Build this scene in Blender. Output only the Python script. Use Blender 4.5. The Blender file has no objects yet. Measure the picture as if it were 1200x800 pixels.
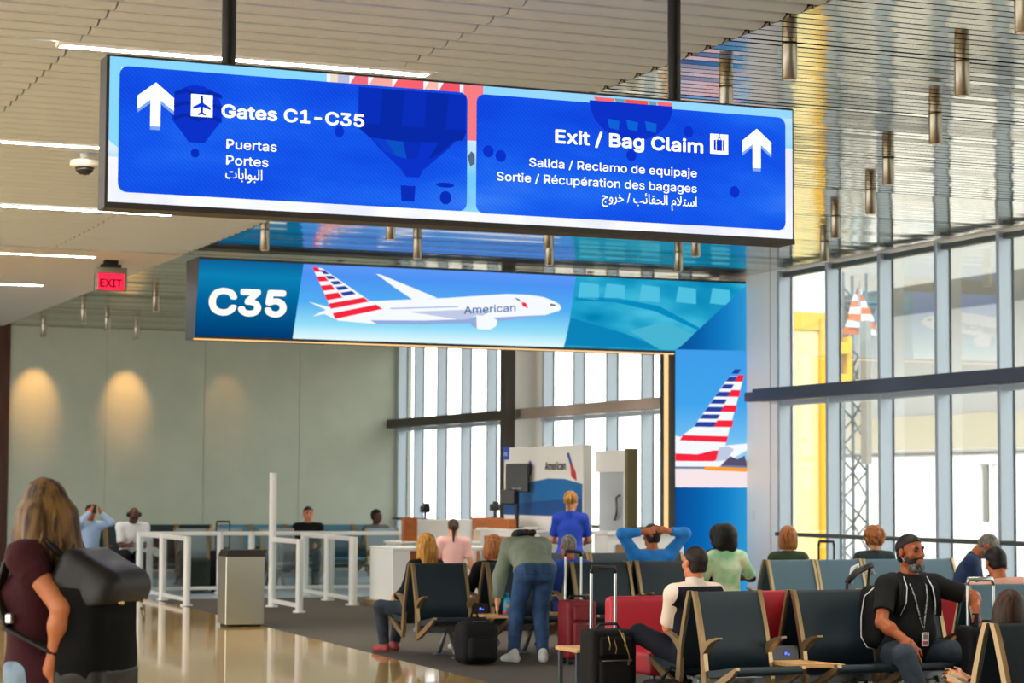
import bpy, math, random
import numpy as np
from mathutils import Matrix, Vector
random.seed(7); rng=np.random.default_rng(7)
SC=bpy.context.scene; COL=SC.collection
PI=math.pi; R=math.radians
# ------------------------------------------------------------------ materials
def s2l(c): return c/12.92 if c<=.04045 else ((c+.055)/1.055)**2.4
def col(h,a=1.):
    if isinstance(h,str):
        h=h.lstrip('#'); v=[int(h[i:i+2],16)/255 for i in (0,2,4)]
    else: v=list(h)
    return tuple(s2l(x) for x in v)+(a,)
MATS={}
def mat(name,c,rough=.5,metal=0.,spec=.5,noise=0,nscale=40,bump=0,bscale=200,stretch=None,c2=None,coat=0,detail=4):
    if name in MATS: return MATS[name]
    m=bpy.data.materials.new(name); m.use_nodes=True; nt=m.node_tree; b=nt.nodes['Principled BSDF']
    b.inputs['Base Color'].default_value=col(c); b.inputs['Roughness'].default_value=rough
    b.inputs['Metallic'].default_value=metal; b.inputs['Specular IOR Level'].default_value=spec
    b.inputs['Coat Weight'].default_value=coat
    if noise or bump:
        tc=nt.nodes.new('ShaderNodeTexCoord'); mp=nt.nodes.new('ShaderNodeMapping')
        nt.links.new(tc.outputs['Object'],mp.inputs['Vector'])
        if stretch: mp.inputs['Scale'].default_value=stretch
    if noise:
        n=nt.nodes.new('ShaderNodeTexNoise'); n.inputs['Scale'].default_value=nscale; n.inputs['Detail'].default_value=detail
        nt.links.new(mp.outputs['Vector'],n.inputs['Vector'])
        r=nt.nodes.new('ShaderNodeValToRGB'); cc=col(c)
        lo=col(c2) if c2 else tuple(x*(1-noise) for x in cc[:3])+(1,)
        hi=cc if c2 else tuple(min(1,x*(1+noise)) for x in cc[:3])+(1,)
        r.color_ramp.elements[0].color=lo; r.color_ramp.elements[1].color=hi
        r.color_ramp.elements[0].position=.38; r.color_ramp.elements[1].position=.62
        nt.links.new(n.outputs['Fac'],r.inputs['Fac']); nt.links.new(r.outputs['Color'],b.inputs['Base Color'])
    if bump:
        n=nt.nodes.new('ShaderNodeTexNoise'); n.inputs['Scale'].default_value=bscale; n.inputs['Detail'].default_value=3
        nt.links.new(mp.outputs['Vector'],n.inputs['Vector'])
        bp=nt.nodes.new('ShaderNodeBump'); bp.inputs['Strength'].default_value=bump; bp.inputs['Distance'].default_value=.01
        nt.links.new(n.outputs['Fac'],bp.inputs['Height']); nt.links.new(bp.outputs['Normal'],b.inputs['Normal'])
    MATS[name]=m; return m
def glow(name,c,s=1.):
    if name in MATS: return MATS[name]
    m=bpy.data.materials.new(name); m.use_nodes=True; nt=m.node_tree; nt.nodes.remove(nt.nodes['Principled BSDF'])
    e=nt.nodes.new('ShaderNodeEmission'); e.inputs['Color'].default_value=col(c); e.inputs['Strength'].default_value=s
    nt.links.new(e.outputs[0],nt.nodes['Material Output'].inputs['Surface']); MATS[name]=m; return m
def glow_noise(name,stops,scale=(1,1,1),nscale=1.,s=1.,detail=3,led=0):
    """a lit display panel whose picture is soft colour noise between the stops"""
    if name in MATS: return MATS[name]
    m=bpy.data.materials.new(name); m.use_nodes=True; nt=m.node_tree; nt.nodes.remove(nt.nodes['Principled BSDF'])
    N=nt.nodes.new; L=nt.links.new
    tc=N('ShaderNodeTexCoord'); mp=N('ShaderNodeMapping'); mp.inputs['Scale'].default_value=scale; L(tc.outputs['Object'],mp.inputs['Vector'])
    n=N('ShaderNodeTexNoise'); n.inputs['Scale'].default_value=nscale; n.inputs['Detail'].default_value=detail; L(mp.outputs['Vector'],n.inputs['Vector'])
    r=N('ShaderNodeValToRGB'); el=r.color_ramp.elements
    while len(el)<len(stops): el.new(.5)
    for i,(p,c) in enumerate(stops): el[i].position=p; el[i].color=col(c)
    L(n.outputs['Fac'],r.inputs['Fac']); e=N('ShaderNodeEmission'); e.inputs['Strength'].default_value=s
    out=r.outputs['Color']
    if led:
        w=N('ShaderNodeTexWave'); w.inputs['Scale'].default_value=led; w.inputs['Distortion'].default_value=.6; w.bands_direction='DIAGONAL'
        L(tc.outputs['Object'],w.inputs['Vector'])
        mx=N('ShaderNodeMix'); mx.data_type='RGBA'; mx.blend_type='MULTIPLY'; mx.inputs[0].default_value=.2
        L(out,mx.inputs[6]); L(w.outputs['Color'],mx.inputs[7]); out=mx.outputs[2]
    L(out,e.inputs['Color']); L(e.outputs[0],nt.nodes['Material Output'].inputs['Surface']); MATS[name]=m; return m
def glow_ramp(name,stops,axis=2,lo=0.,hi=1.,s=1.):
    """a lit display panel with a picture that runs from one colour to another along one axis"""
    if name in MATS: return MATS[name]
    m=bpy.data.materials.new(name); m.use_nodes=True; nt=m.node_tree; nt.nodes.remove(nt.nodes['Principled BSDF'])
    N=nt.nodes.new; L=nt.links.new
    tc=N('ShaderNodeTexCoord'); sp=N('ShaderNodeSeparateXYZ'); L(tc.outputs['Object'],sp.inputs[0])
    mr=N('ShaderNodeMapRange'); mr.inputs['From Min'].default_value=lo; mr.inputs['From Max'].default_value=hi; L(sp.outputs[axis],mr.inputs['Value'])
    r=N('ShaderNodeValToRGB'); el=r.color_ramp.elements
    while len(el)<len(stops): el.new(.5)
    for i,(p,c) in enumerate(stops): el[i].position=p; el[i].color=col(c)
    L(mr.outputs[0],r.inputs['Fac']); e=N('ShaderNodeEmission'); e.inputs['Strength'].default_value=s
    L(r.outputs['Color'],e.inputs['Color']); L(e.outputs[0],nt.nodes['Material Output'].inputs['Surface']); MATS[name]=m; return m
def glass(name,tint=(.96,.98,.98),refl=.08):
    if name in MATS: return MATS[name]
    m=bpy.data.materials.new(name); m.use_nodes=True; nt=m.node_tree; nt.nodes.remove(nt.nodes['Principled BSDF'])
    N=nt.nodes.new; L=nt.links.new
    t=N('ShaderNodeBsdfTransparent'); t.inputs[0].default_value=tint+(1,); g=N('ShaderNodeBsdfGlossy'); g.inputs['Roughness'].default_value=.02
    f=N('ShaderNodeFresnel'); f.inputs['IOR'].default_value=1.45; k=N('ShaderNodeMath'); k.operation='MULTIPLY'; k.inputs[1].default_value=refl/.08*.35; L(f.outputs[0],k.inputs[0])
    x=N('ShaderNodeMixShader'); L(k.outputs[0],x.inputs[0]); L(t.outputs[0],x.inputs[1]); L(g.outputs[0],x.inputs[2])
    L(x.outputs[0],nt.nodes['Material Output'].inputs['Surface']); MATS[name]=m; return m
# ------------------------------------------------------------------ mesh builder
class MB:
    def __init__(s): s.v=[]; s.f=[]; s.sm=[]; s.mi=[]; s.m=0
    def add(s,vs,fs,smooth=False):
        o=len(s.v); s.v+= [tuple(map(float,p)) for p in vs]
        for q in fs: s.f.append([i+o for i in q]); s.sm.append(smooth); s.mi.append(s.m)
        return s
    def box(s,x0,x1,y0,y1,z0,z1,b=0.):
        if b<=0:
            vs=[(x,y,z) for x in (x0,x1) for y in (y0,y1) for z in (z0,z1)]
            return s.add(vs,[(0,1,3,2),(4,6,7,5),(0,4,5,1),(2,3,7,6),(0,2,6,4),(1,5,7,3)])
        # bevelled box: 24 verts
        b=min(b,(x1-x0)/2.01,(y1-y0)/2.01,(z1-z0)/2.01)
        vs=[];ix={}
        for sx in (0,1):
            for sy in (0,1):
                for sz in (0,1):
                    X=(x0,x1)[sx];Y=(y0,y1)[sy];Z=(z0,z1)[sz]
                    xi=X+(b if sx==0 else -b);yi=Y+(b if sy==0 else -b);zi=Z+(b if sz==0 else -b)
                    for a,p in enumerate(((X,yi,zi),(xi,Y,zi),(xi,yi,Z))): ix[(sx,sy,sz,a)]=len(vs); vs.append(p)
        g=lambda *k:ix[k]
        fs=[]
        for sx in (0,1):
            q=[g(sx,0,0,0),g(sx,1,0,0),g(sx,1,1,0),g(sx,0,1,0)]; fs.append(q if sx else q[::-1])
        for sy in (0,1):
            q=[g(0,sy,0,1),g(0,sy,1,1),g(1,sy,1,1),g(1,sy,0,1)]; fs.append(q if sy else q[::-1])
        for sz in (0,1):
            q=[g(0,0,sz,2),g(1,0,sz,2),g(1,1,sz,2),g(0,1,sz,2)]; fs.append(q if sz else q[::-1])
        for sy in (0,1):
            for sz in (0,1):
                q=[g(0,sy,sz,1),g(1,sy,sz,1),g(1,sy,sz,2),g(0,sy,sz,2)]; fs.append(q if (sy==sz) ^ (sy==0) else q[::-1])
        for sx in (0,1):
            for sz in (0,1):
                q=[g(sx,0,sz,0),g(sx,1,sz,0),g(sx,1,sz,2),g(sx,0,sz,2)]; fs.append(q)
        for sx in (0,1):
            for sy in (0,1):
                q=[g(sx,sy,0,0),g(sx,sy,1,0),g(sx,sy,1,1),g(sx,sy,0,1)]; fs.append(q)
        for sx in (0,1):
            for sy in (0,1):
                for sz in (0,1): fs.append([g(sx,sy,sz,a) for a in range(3)])
        return s.add(vs,fs)
    def cyl(s,a,b,ra,rb=None,n=16,caps=True,smooth=True):
        rb=ra if rb is None else rb
        a=np.array(a,float);b=np.array(b,float);d=b-a;L=np.linalg.norm(d);d/=L
        t=np.array([0,0,1.]) if abs(d[2])<.9 else np.array([1.,0,0]); x=np.cross(d,t);x/=np.linalg.norm(x);y=np.cross(d,x)
        an=np.arange(n)*2*PI/n
        ring=lambda c,r:[tuple(c+r*(math.cos(q)*x+math.sin(q)*y)) for q in an]
        vs=ring(a,ra)+ring(b,rb)
        s.add(vs,[(i,(i+1)%n,n+(i+1)%n,n+i) for i in range(n)],smooth)
        if caps:
            s.add(ring(a,ra),[tuple(range(n))[::-1]]); s.add(ring(b,rb),[tuple(range(n))])
        return s
    def tube(s,pts,r,n=8,closed=False):
        P=[np.array(p,float) for p in pts]; m=len(P); rs=r if hasattr(r,'__len__') else [r]*m
        vs=[];up=None
        for i in range(m):
            t=P[(i+1)%m]-P[i-1] if closed else P[min(i+1,m-1)]-P[max(i-1,0)]
            t/=max(np.linalg.norm(t),1e-9)
            if up is None:
                q=np.array([0,0,1.]) if abs(t[2])<.9 else np.array([1.,0,0]); up=np.cross(t,q)
            up=up-t*(up@t); up/=max(np.linalg.norm(up),1e-9); w=np.cross(t,up)
            for k in range(n):
                a=2*PI*k/n; vs.append(tuple(P[i]+rs[i]*(math.cos(a)*up+math.sin(a)*w)))
        fs=[]
        for i in range(m if closed else m-1):
            j=(i+1)%m
            for k in range(n): fs.append((i*n+k,i*n+(k+1)%n,j*n+(k+1)%n,j*n+k))
        if not closed: fs+=[tuple(range(n))[::-1],tuple(range((m-1)*n,m*n))]
        return s.add(vs,fs,True)
    def prism(s,poly,lo,hi,ax='x',smooth=False):
        """extrude a 2D polygon: ax='x': poly in (y,z); 'y': (x,z); 'z': (x,y)"""
        n=len(poly)
        f={'x':lambda p,t:(t,p[0],p[1]),'y':lambda p,t:(p[0],t,p[1]),'z':lambda p,t:(p[0],p[1],t)}[ax]
        A=[f(p,lo) for p in poly];B=[f(p,hi) for p in poly]
        s.add(A+B,[(i,(i+1)%n,n+(i+1)%n,n+i) for i in range(n)],smooth)
        s.add(A,[tuple(range(n))[::-1]]); s.add(B,[tuple(range(n))]); return s
    def flat(s,poly,y,ax='y'):
        f={'x':lambda p:(y,p[0],p[1]),'y':lambda p:(p[0],y,p[1]),'z':lambda p:(p[0],p[1],y)}[ax]
        return s.add([f(p) for p in poly],[tuple(range(len(poly)))])
    def lathe(s,prof,c=(0,0),n=20,smooth=True):
        vs=[(c[0]+r*math.cos(2*PI*k/n),c[1]+r*math.sin(2*PI*k/n),z) for r,z in prof for k in range(n)]
        fs=[(i*n+k,i*n+(k+1)%n,(i+1)*n+(k+1)%n,(i+1)*n+k) for i in range(len(prof)-1) for k in range(n)]
        s.add(vs,fs,smooth); m=len(prof)
        s.add(vs[:n],[tuple(range(n))[::-1]]); s.add(vs[-n:],[tuple(range(n))]); return s
    def xf(s,M,start=0):
        for i in range(start,len(s.v)):
            s.v[i]=tuple(M@Vector(s.v[i]))
        return s
    def mesh(s,name,mats):
        me=bpy.data.meshes.new(name); me.from_pydata(s.v,[],s.f)
        me.polygons.foreach_set('use_smooth',s.sm); me.polygons.foreach_set('material_index',s.mi)
        for m in (mats if isinstance(mats,(list,tuple)) else [mats]): me.materials.append(m)
        import bmesh
        bm=bmesh.new(); bm.from_mesh(me); bmesh.ops.recalc_face_normals(bm,faces=bm.faces); bm.to_mesh(me); bm.free()
        me.update(); return me
def link(name,me,parent=None,loc=(0,0,0),rot=(0,0,0)):
    o=bpy.data.objects.new(name,me); COL.objects.link(o); o.location=loc; o.rotation_euler=rot
    if parent: o.parent=parent
    return o
def part(name,mb,m,parent=None,loc=(0,0,0),rot=(0,0,0),label=None):
    o=link(name,mb.mesh(name,m),parent,loc,rot)
    if label: o['label']=label
    return o
def tag(o,label,cat,group=None):
    o['label']=label; o['category']=cat
    if group: o['group']=group
    return o
def thing(name,label,cat,loc=(0,0,0),rz=0.,group=None):
    o=bpy.data.objects.new(name,None); COL.objects.link(o); o.empty_display_size=.1
    o.location=loc; o.rotation_euler=(0,0,rz); return tag(o,label,cat,group)
def struct(name,mb,m,parent=None,loc=(0,0,0)):
    o=part(name,mb,m,parent,loc)
    if parent is None: o['kind']='structure'
    return o
def rrect(x0,x1,z0,z1,r,n=6):
    p=[]
    for cx,cz,a in ((x1-r,z1-r,0),(x0+r,z1-r,90),(x0+r,z0+r,180),(x1-r,z0+r,270)):
        for i in range(n+1): t=R(a+90*i/n); p.append((cx+r*math.cos(t),cz+r*math.sin(t)))
    return p
def ellipse(cx,cz,rx,rz,n=24,a0=0,a1=360): return [(cx+rx*math.cos(R(a0+(a1-a0)*i/n)),cz+rz*math.sin(R(a0+(a1-a0)*i/n))) for i in range(n+(0 if a1-a0==360 else 1))]
def _font():
    try:
        import os
        return bpy.data.fonts.load(os.path.join(bpy.utils.system_resource('DATAFILES'),'fonts','Inter.woff2'))
    except Exception: return None
FONT=_font()
def text_mesh(txt,height,width=None,bold=0.,thick=.002,shear=0.,track=1.):
    """lettering standing in the x-z plane, lower-left at the origin, scaled to cap height and overall width"""
    c=bpy.data.curves.new('lettering','FONT'); c.body=txt; c.size=1
    if FONT and max(map(ord,txt))<0x600: c.font=FONT
    c.offset=0; c.extrude=0; c.shear=shear; c.space_character=track; c.resolution_u=3
    o=bpy.data.objects.new('lettering',c); COL.objects.link(o)
    dg=bpy.context.evaluated_depsgraph_get(); me=bpy.data.meshes.new_from_object(o.evaluated_get(dg)); bpy.data.objects.remove(o); bpy.data.curves.remove(c)
    n=len(me.vertices); a=np.zeros(n*3,dtype=np.float32); me.vertices.foreach_get('co',a); a=a.reshape(-1,3)
    x0,x1=a[:,0].min(),a[:,0].max(); sx=(width/(x1-x0)) if width else height/.7
    sz=height/.7 if height else sx
    out=np.zeros_like(a); out[:,0]=(a[:,0]-x0)*sx; out[:,2]=a[:,1]*sz; out[:,1]=0
    if bold:   # heavier strokes: the same outline repeated a hair to each side
        import bmesh
        r=bold*sz; bm=bmesh.new(); me.vertices.foreach_set('co',out.ravel()); 
        for k,(ox,oz) in enumerate([(0,0)]+[(r*math.cos(q*PI/4),r*math.sin(q*PI/4)) for q in range(8)]):
            c=me.copy(); c.transform(Matrix.Translation((ox,-k*.00004,oz))); bm.from_mesh(c); bpy.data.meshes.remove(c)
        bm.to_mesh(me); bm.free(); me.update(); return me
    me.vertices.foreach_set('co',out.ravel()); me.update(); return me
def lettering(name,txt,x,z,y,height,width,m,parent,bold=0.,shear=0.,ry=0,label=None):
    me=text_mesh(txt,height,width,bold,shear=shear); me.materials.clear(); me.materials.append(m)
    n=len(me.vertices); a=np.zeros(n*3,dtype=np.float32); me.vertices.foreach_get('co',a); a=a.reshape(-1,3)
    F=[list(p.vertices) for p in me.polygons]; iv=sorted((float(a[f,0].min()),float(a[f,0].max())) for f in F); cuts=[]; hi=iv[0][1]
    for lo_,h_ in iv:
        if lo_-hi>.20*height: cuts.append((lo_+hi)/2)
        hi=max(hi,h_)
    o=None
    for i in range(len(cuts)+1):   # one object per word
        l0=cuts[i-1] if i else -1e9; l1=cuts[i] if i<len(cuts) else 1e9
        S_=[f for f in F if l0<float(a[f,0].mean())<l1]
        if not S_: continue
        used=sorted({v for f in S_ for v in f}); ix={v:k for k,v in enumerate(used)}
        m2=bpy.data.meshes.new(name); m2.from_pydata([tuple(map(float,a[v])) for v in used],[],[[ix[v] for v in f] for f in S_]); m2.materials.append(m)
        o=link(name,m2,parent,(x,y,z))
    return o
# ------------------------------------------------------------------ soft bodies: signed distance fields meshed by surface nets
def _rot(a,b):  # unused axis helper
    return None
def V3(*p): return np.array(p,float)
def cap(a,b,ra,rb=None,k=.02): return ('c',np.array(a,float),np.array(b,float),ra,ra if rb is None else rb,k)
def cone(a,b,ra,rb=None,k=.01): return ('f',np.array(a,float),np.array(b,float),ra,ra if rb is None else rb,k)
def ell(c,r,M=None,k=.03): return ('e',np.array(c,float),np.array(r,float),np.eye(3) if M is None else np.array(M,float),k)
def rbox(c,h,r,M=None,k=.02): return ('b',np.array(c,float),np.array(h,float),r,np.eye(3) if M is None else np.array(M,float),k)
def sub(p): return ('-',)+p
def _bounds(p):
    if p[0]=='-': return None
    if p[0] in 'cf':
        r=max(p[3],p[4]); return np.minimum(p[1],p[2])-r,np.maximum(p[1],p[2])+r
    if p[0]=='e': e=np.abs(p[3])@p[2]; return p[1]-e,p[1]+e
    e=np.abs(p[4])@p[2]+p[3]; return p[1]-e,p[1]+e
def _dist(p,X,Y,Z):
    t=p[0]
    if t in 'cf':
        a,b=p[1],p[2]; ba=b-a; L2=ba@ba+1e-12
        h=((X-a[0])*ba[0]+(Y-a[1])*ba[1]+(Z-a[2])*ba[2])/L2
        hc=np.clip(h,0,1); r=p[3]+(p[4]-p[3])*hc
        if t=='c': return np.sqrt((X-a[0]-hc*ba[0])**2+(Y-a[1]-hc*ba[1])**2+(Z-a[2]-hc*ba[2])**2)-r
        d=np.sqrt((X-a[0]-h*ba[0])**2+(Y-a[1]-h*ba[1])**2+(Z-a[2]-h*ba[2])**2)-r
        return np.maximum(d,(np.abs(h-.5)-.5)*math.sqrt(L2))
    c=p[1]; M=p[3] if t=='e' else p[4]
    x,y,z=X-c[0],Y-c[1],Z-c[2]
    q=[M[0,i]*x+M[1,i]*y+M[2,i]*z for i in range(3)]
    if t=='e':
        r=p[2]; k0=np.sqrt((q[0]/r[0])**2+(q[1]/r[1])**2+(q[2]/r[2])**2); k1=np.sqrt((q[0]/r[0]**2)**2+(q[1]/r[1]**2)**2+(q[2]/r[2]**2)**2)+1e-9
        return k0*(k0-1)/k1
    h=p[2]; q=[np.abs(q[i])-h[i] for i in range(3)]
    return np.sqrt(np.maximum(q[0],0)**2+np.maximum(q[1],0)**2+np.maximum(q[2],0)**2)+np.minimum(np.maximum(np.maximum(q[0],q[1]),q[2]),0)-p[3]
def field(groups,h):
    """groups: list of (prims, cuts, blend); cuts are (point, outward normal) half spaces removed from that group"""
    lo=np.full(3,1e9);hi=-lo
    for prims,cuts,kb in groups:
        for p in prims:
            b=_bounds(p)
            if b: lo=np.minimum(lo,b[0]);hi=np.maximum(hi,b[1])
    lo=lo-4*h;hi=hi+4*h; n=np.ceil((hi-lo)/h).astype(int)+1
    ax=[(lo[i]+h*np.arange(n[i])).astype(np.float32) for i in range(3)]
    F=None
    for prims,cuts,kb in groups:
        G=np.full(n,.5,np.float32)
        for p in prims:
            neg=p[0]=='-'; q=p[1:] if neg else p
            b=_bounds(q); k=q[-1]; mg=k+3*h
            i0=np.clip(np.floor((b[0]-mg-lo)/h).astype(int),0,n); i1=np.clip(np.ceil((b[1]+mg-lo)/h).astype(int)+1,0,n)
            if (i1<=i0).any(): continue
            sl=tuple(slice(i0[i],i1[i]) for i in range(3))
            d=_dist(q,ax[0][sl[0]][:,None,None],ax[1][sl[1]][None,:,None],ax[2][sl[2]][None,None,:]).astype(np.float32)
            g=G[sl]
            if neg:
                t=np.clip(.5-.5*(g+d)/k,0,1); G[sl]=g*(1-t)-d*t+k*t*(1-t)
            else:
                t=np.clip(.5+.5*(g-d)/k,0,1); G[sl]=g*(1-t)+d*t-k*t*(1-t)
        for pt,nr in cuts:
            nr=np.array(nr,float);nr/=np.linalg.norm(nr)
            pd=((ax[0]-pt[0])*nr[0])[:,None,None]+((ax[1]-pt[1])*nr[1])[None,:,None]+((ax[2]-pt[2])*nr[2])[None,None,:]
            G=np.maximum(G,pd.astype(np.float32))
        if F is None: F=G
        else:
            t=np.clip(.5+.5*(F-G)/kb,0,1); F=F*(1-t)+G*t-kb*t*(1-t)
    return F,lo
def surfnet(F,lo,h):
    ins=F<0; nx,ny,nz=F.shape
    cnt=np.zeros((nx-1,ny-1,nz-1),np.int8)
    cs=[(i,j,k) for i in (0,1) for j in (0,1) for k in (0,1)]
    for i,j,k in cs: cnt+=ins[i:nx-1+i,j:ny-1+j,k:nz-1+k]
    I=np.argwhere((cnt>0)&(cnt<8)); N=len(I)
    vid=np.full(cnt.shape,-1,np.int32); vid[I[:,0],I[:,1],I[:,2]]=np.arange(N)
    val={c:F[I[:,0]+c[0],I[:,1]+c[1],I[:,2]+c[2]] for c in cs}
    acc=np.zeros((N,3)); w=np.zeros(N)
    for a in cs:
        for ax in range(3):
            if a[ax]: continue
            b=list(a); b[ax]=1; b=tuple(b); f0,f1=val[a],val[b]; x=(f0<0)!=(f1<0)
            t=np.where(x,f0/np.where(x,f0-f1,1),0)
            p=np.array(a,float)[None]+t[:,None]*np.eye(3)[ax][None]
            acc+=p*x[:,None]; w+=x
    P=lo+h*(I+acc/w[:,None])
    Q=[]
    for ax in range(3):
        s0=[slice(0,-1) if i==ax else slice(1,-1) for i in range(3)]; s1=[slice(1,None) if i==ax else slice(1,-1) for i in range(3)]
        A=ins[tuple(s0)];B=ins[tuple(s1)]; E=np.argwhere(A!=B); 
        for i in range(3):
            if i!=ax: E[:,i]+=1
        fl=ins[E[:,0],E[:,1],E[:,2]]
        o=[i for i in range(3) if i!=ax]; q=[]
        for da,db in ((-1,-1),(0,-1),(0,0),(-1,0)):
            c=E.copy(); c[:,o[0]]+=da; c[:,o[1]]+=db; q.append(vid[c[:,0],c[:,1],c[:,2]])
        q=np.stack(q,1); flip=fl if ax!=1 else ~fl
        q[~flip]=q[~flip][:,::-1]; Q.append(q)
    return P,np.concatenate(Q)
def soft(name,groups,m,parent=None,h=.01,loc=(0,0,0),rot=(0,0,0),label=None,relax=1,post=None):
    if groups and isinstance(groups[0][0],str): groups=[(groups,[],.01)]
    F,lo=field(groups,h); P,Q=surfnet(F,lo,h)
    for _ in range(relax):  # even out the net
        S=np.zeros_like(P);c=np.zeros(len(P))
        for i in range(4):
            a=Q[:,i];b=Q[:,(i+1)%4]; np.add.at(S,a,P[b]); np.add.at(c,a,1); np.add.at(S,b,P[a]); np.add.at(c,b,1)
        P=P*.5+.5*S/np.maximum(c,1)[:,None]
    if post is not None: P=post(P)
    me=bpy.data.meshes.new(name); me.vertices.add(len(P)); me.vertices.foreach_set('co',P.astype(np.float32).ravel())
    me.loops.add(len(Q)*4); me.loops.foreach_set('vertex_index',Q.astype(np.int32).ravel())
    me.polygons.add(len(Q)); me.polygons.foreach_set('loop_start',np.arange(0,len(Q)*4,4,dtype=np.int32))
    me.polygons.foreach_set('use_smooth',np.ones(len(Q),bool)); me.update(calc_edges=True); me.validate()
    me.materials.append(m); o=link(name,me,parent,loc,rot)
    if label: o['label']=label
    return o
SKY=4.2; SUN=4.0; EXPO=0.12
# ================================================================== the setting
CZ=4.45                                     # underside of the ceiling
M_terr=mat('polished_terrazzo','#cda76a',rough=.06,noise=.10,nscale=9,spec=.6)
M_carp=mat('dark_carpet','#4a4339',rough=.95,noise=.3,nscale=60,bump=.3,bscale=300)
M_carp2=mat('blue_grey_carpet','#8a97a5',rough=.38,noise=.25,nscale=8)
M_slat=mat('white_slat','#c3cdd0',rough=.55)
M_back=mat('ceiling_void','#55523f',rough=.9)
M_chrome=mat('mirror_plank','#c9c2ae',rough=.10,metal=1.)
M_dark=mat('dark_gap','#1b1810',rough=.9)
M_soff=mat('soffit_plaster','#d2cfc6',rough=.8)
M_wall=mat('far_wall_paint','#b1b7a5',rough=.7,noise=.03,nscale=2)
M_brown=mat('brown_wood_wall','#42200f',rough=.5,noise=.25,nscale=3,stretch=(6,6,.6))
M_white=mat('white_panel','#f6f5ef',rough=.45)
M_alu=mat('window_aluminium','#a6b3bd',rough=.4,metal=.2)
M_steel=mat('dark_blue_steel','#40485a',rough=.5)
M_steel2=mat('taupe_steel','#9a8a7e',rough=.5)
M_post=mat('olive_black_post','#38342a',rough=.6)
M_glass=glass('window_glass')
# floors
b=MB().add([(-14,-8,0),(6.75,-8,0),(6.95,17,0),(7.5,30.05,0),(7.5,31.9,0),(-14,31.9,0)],[(0,1,2,3,4,5)]); struct('floor',b,M_terr)
b=MB().add([(6.75,-8,0),(14.2,-8,0),(14.2,31.9,0),(7.5,31.9,0),(7.5,30.05,0),(6.95,17,0)],[(0,1,2,3,4,5)]); struct('floor.001',b,M_carp)
b=MB().add([(-14,31.9,0),(14.2,31.9,0),(14.2,39.6,0),(-14,39.6,0)],[(0,1,2,3)]); struct('floor.002',b,M_carp2)
b=MB().box(-14,14.2,-8,39.6,-.5,-.02); struct('floor.003',b,M_post)
# white slat ceiling, left of the mirror ceiling: slats run along x, butt joints at three lines
b=MB(); joints=[-8.5,-5.9,-1.5,2.78,4.97,6.56]; y=-6.0; k=0
LEDROWS=[(14.15,2.68,5.19),(18.31,1.3,3.85),(22.53,2.95,5.45),(27.08,3.1,5.6),(31.2,3.2,5.72)]
while y<26.4:
    led=any(abs(y-r[0])<.131 for r in LEDROWS)
    for i in range(len(joints)-1):
        x0,x1=joints[i]+.006,joints[i+1]-.006
        z=CZ
        b.prism([(y-.095,z+.065),(y-.08,z+.022),(y-.035,z),(y+.035,z),(y+.08,z+.022),(y+.095,z+.065),(y+.095,z+.098),(y-.095,z+.098)],x0,x1,'x')
    y+=.26; k+=1
struct('ceiling',b,M_slat)
b=MB().box(-8.5,6.56,-6.2,26.5,CZ+.10,CZ+.13); struct('ceiling.001',b,M_back)
b=MB().box(-8.5,6.56,26.5,39.5,CZ,CZ+.05); struct('ceiling.002',b,M_soff)
# mirror plank ceiling
b=MB(); y=-6.0; k=0
WIDE=[10.45,12.25,14.09,16.1,17.95,19.8,21.88,23.6,26.2]
while y<39.4:
    g=.009
    if any(abs(y-q)<.066 for q in WIDE): g=.022
    t=rng.uniform(-.0012,.0012)
    for x0,x1 in ((6.56,10.0),(10.006,14.0)):
        z0,z1=CZ-t,CZ+t
        b.add([(x0,y+g,z0),(x1,y+g,z0),(x1,y+.13-g,z1),(x0,y+.13-g,z1),(x0,y+g,z0+.02),(x1,y+g,z0+.02),(x1,y+.13-g,z1+.02),(x0,y+.13-g,z1+.02)],
              [(0,1,2,3),(0,1,5,4),(3,2,6,7),(0,3,7,4)])
    y+=.13; k+=1
struct('ceiling.003',b,M_chrome)
b=MB().box(6.56,14.2,-6,39.5,CZ+.045,CZ+.08); struct('ceiling.004',b,M_dark)
b=MB().box(-8.8,14.6,-7,40,CZ+.5,CZ+.8); struct('ceiling.005',b,M_dark)
# walls
b=MB().box(6.69,14.2,39.4,39.6,0,CZ+.4)
struct('wall_far',b,M_wall)
b=MB()
for x in (8.4,10.2,12.0): b.box(x-.004,x+.004,39.394,39.4,0.1,CZ)
struct('trim_1',b,mat('wall_joint','#a6a99a',rough=.8))
b=MB().box(-8.8,14.6,-7.6,-7.4,0,CZ+.5); struct('wall_light_block',b,M_wall)  # unseen wall added behind the camera to block light from there
b=MB().box(-14,6.69,39.38,39.6,0,CZ+.4); struct('wall_far.001',b,M_brown)
b=MB().box(6.69,14,39.37,39.4,0,.12); struct('baseboard_far',b,mat('baseboard_grey','#8d9096',rough=.5))
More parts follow.
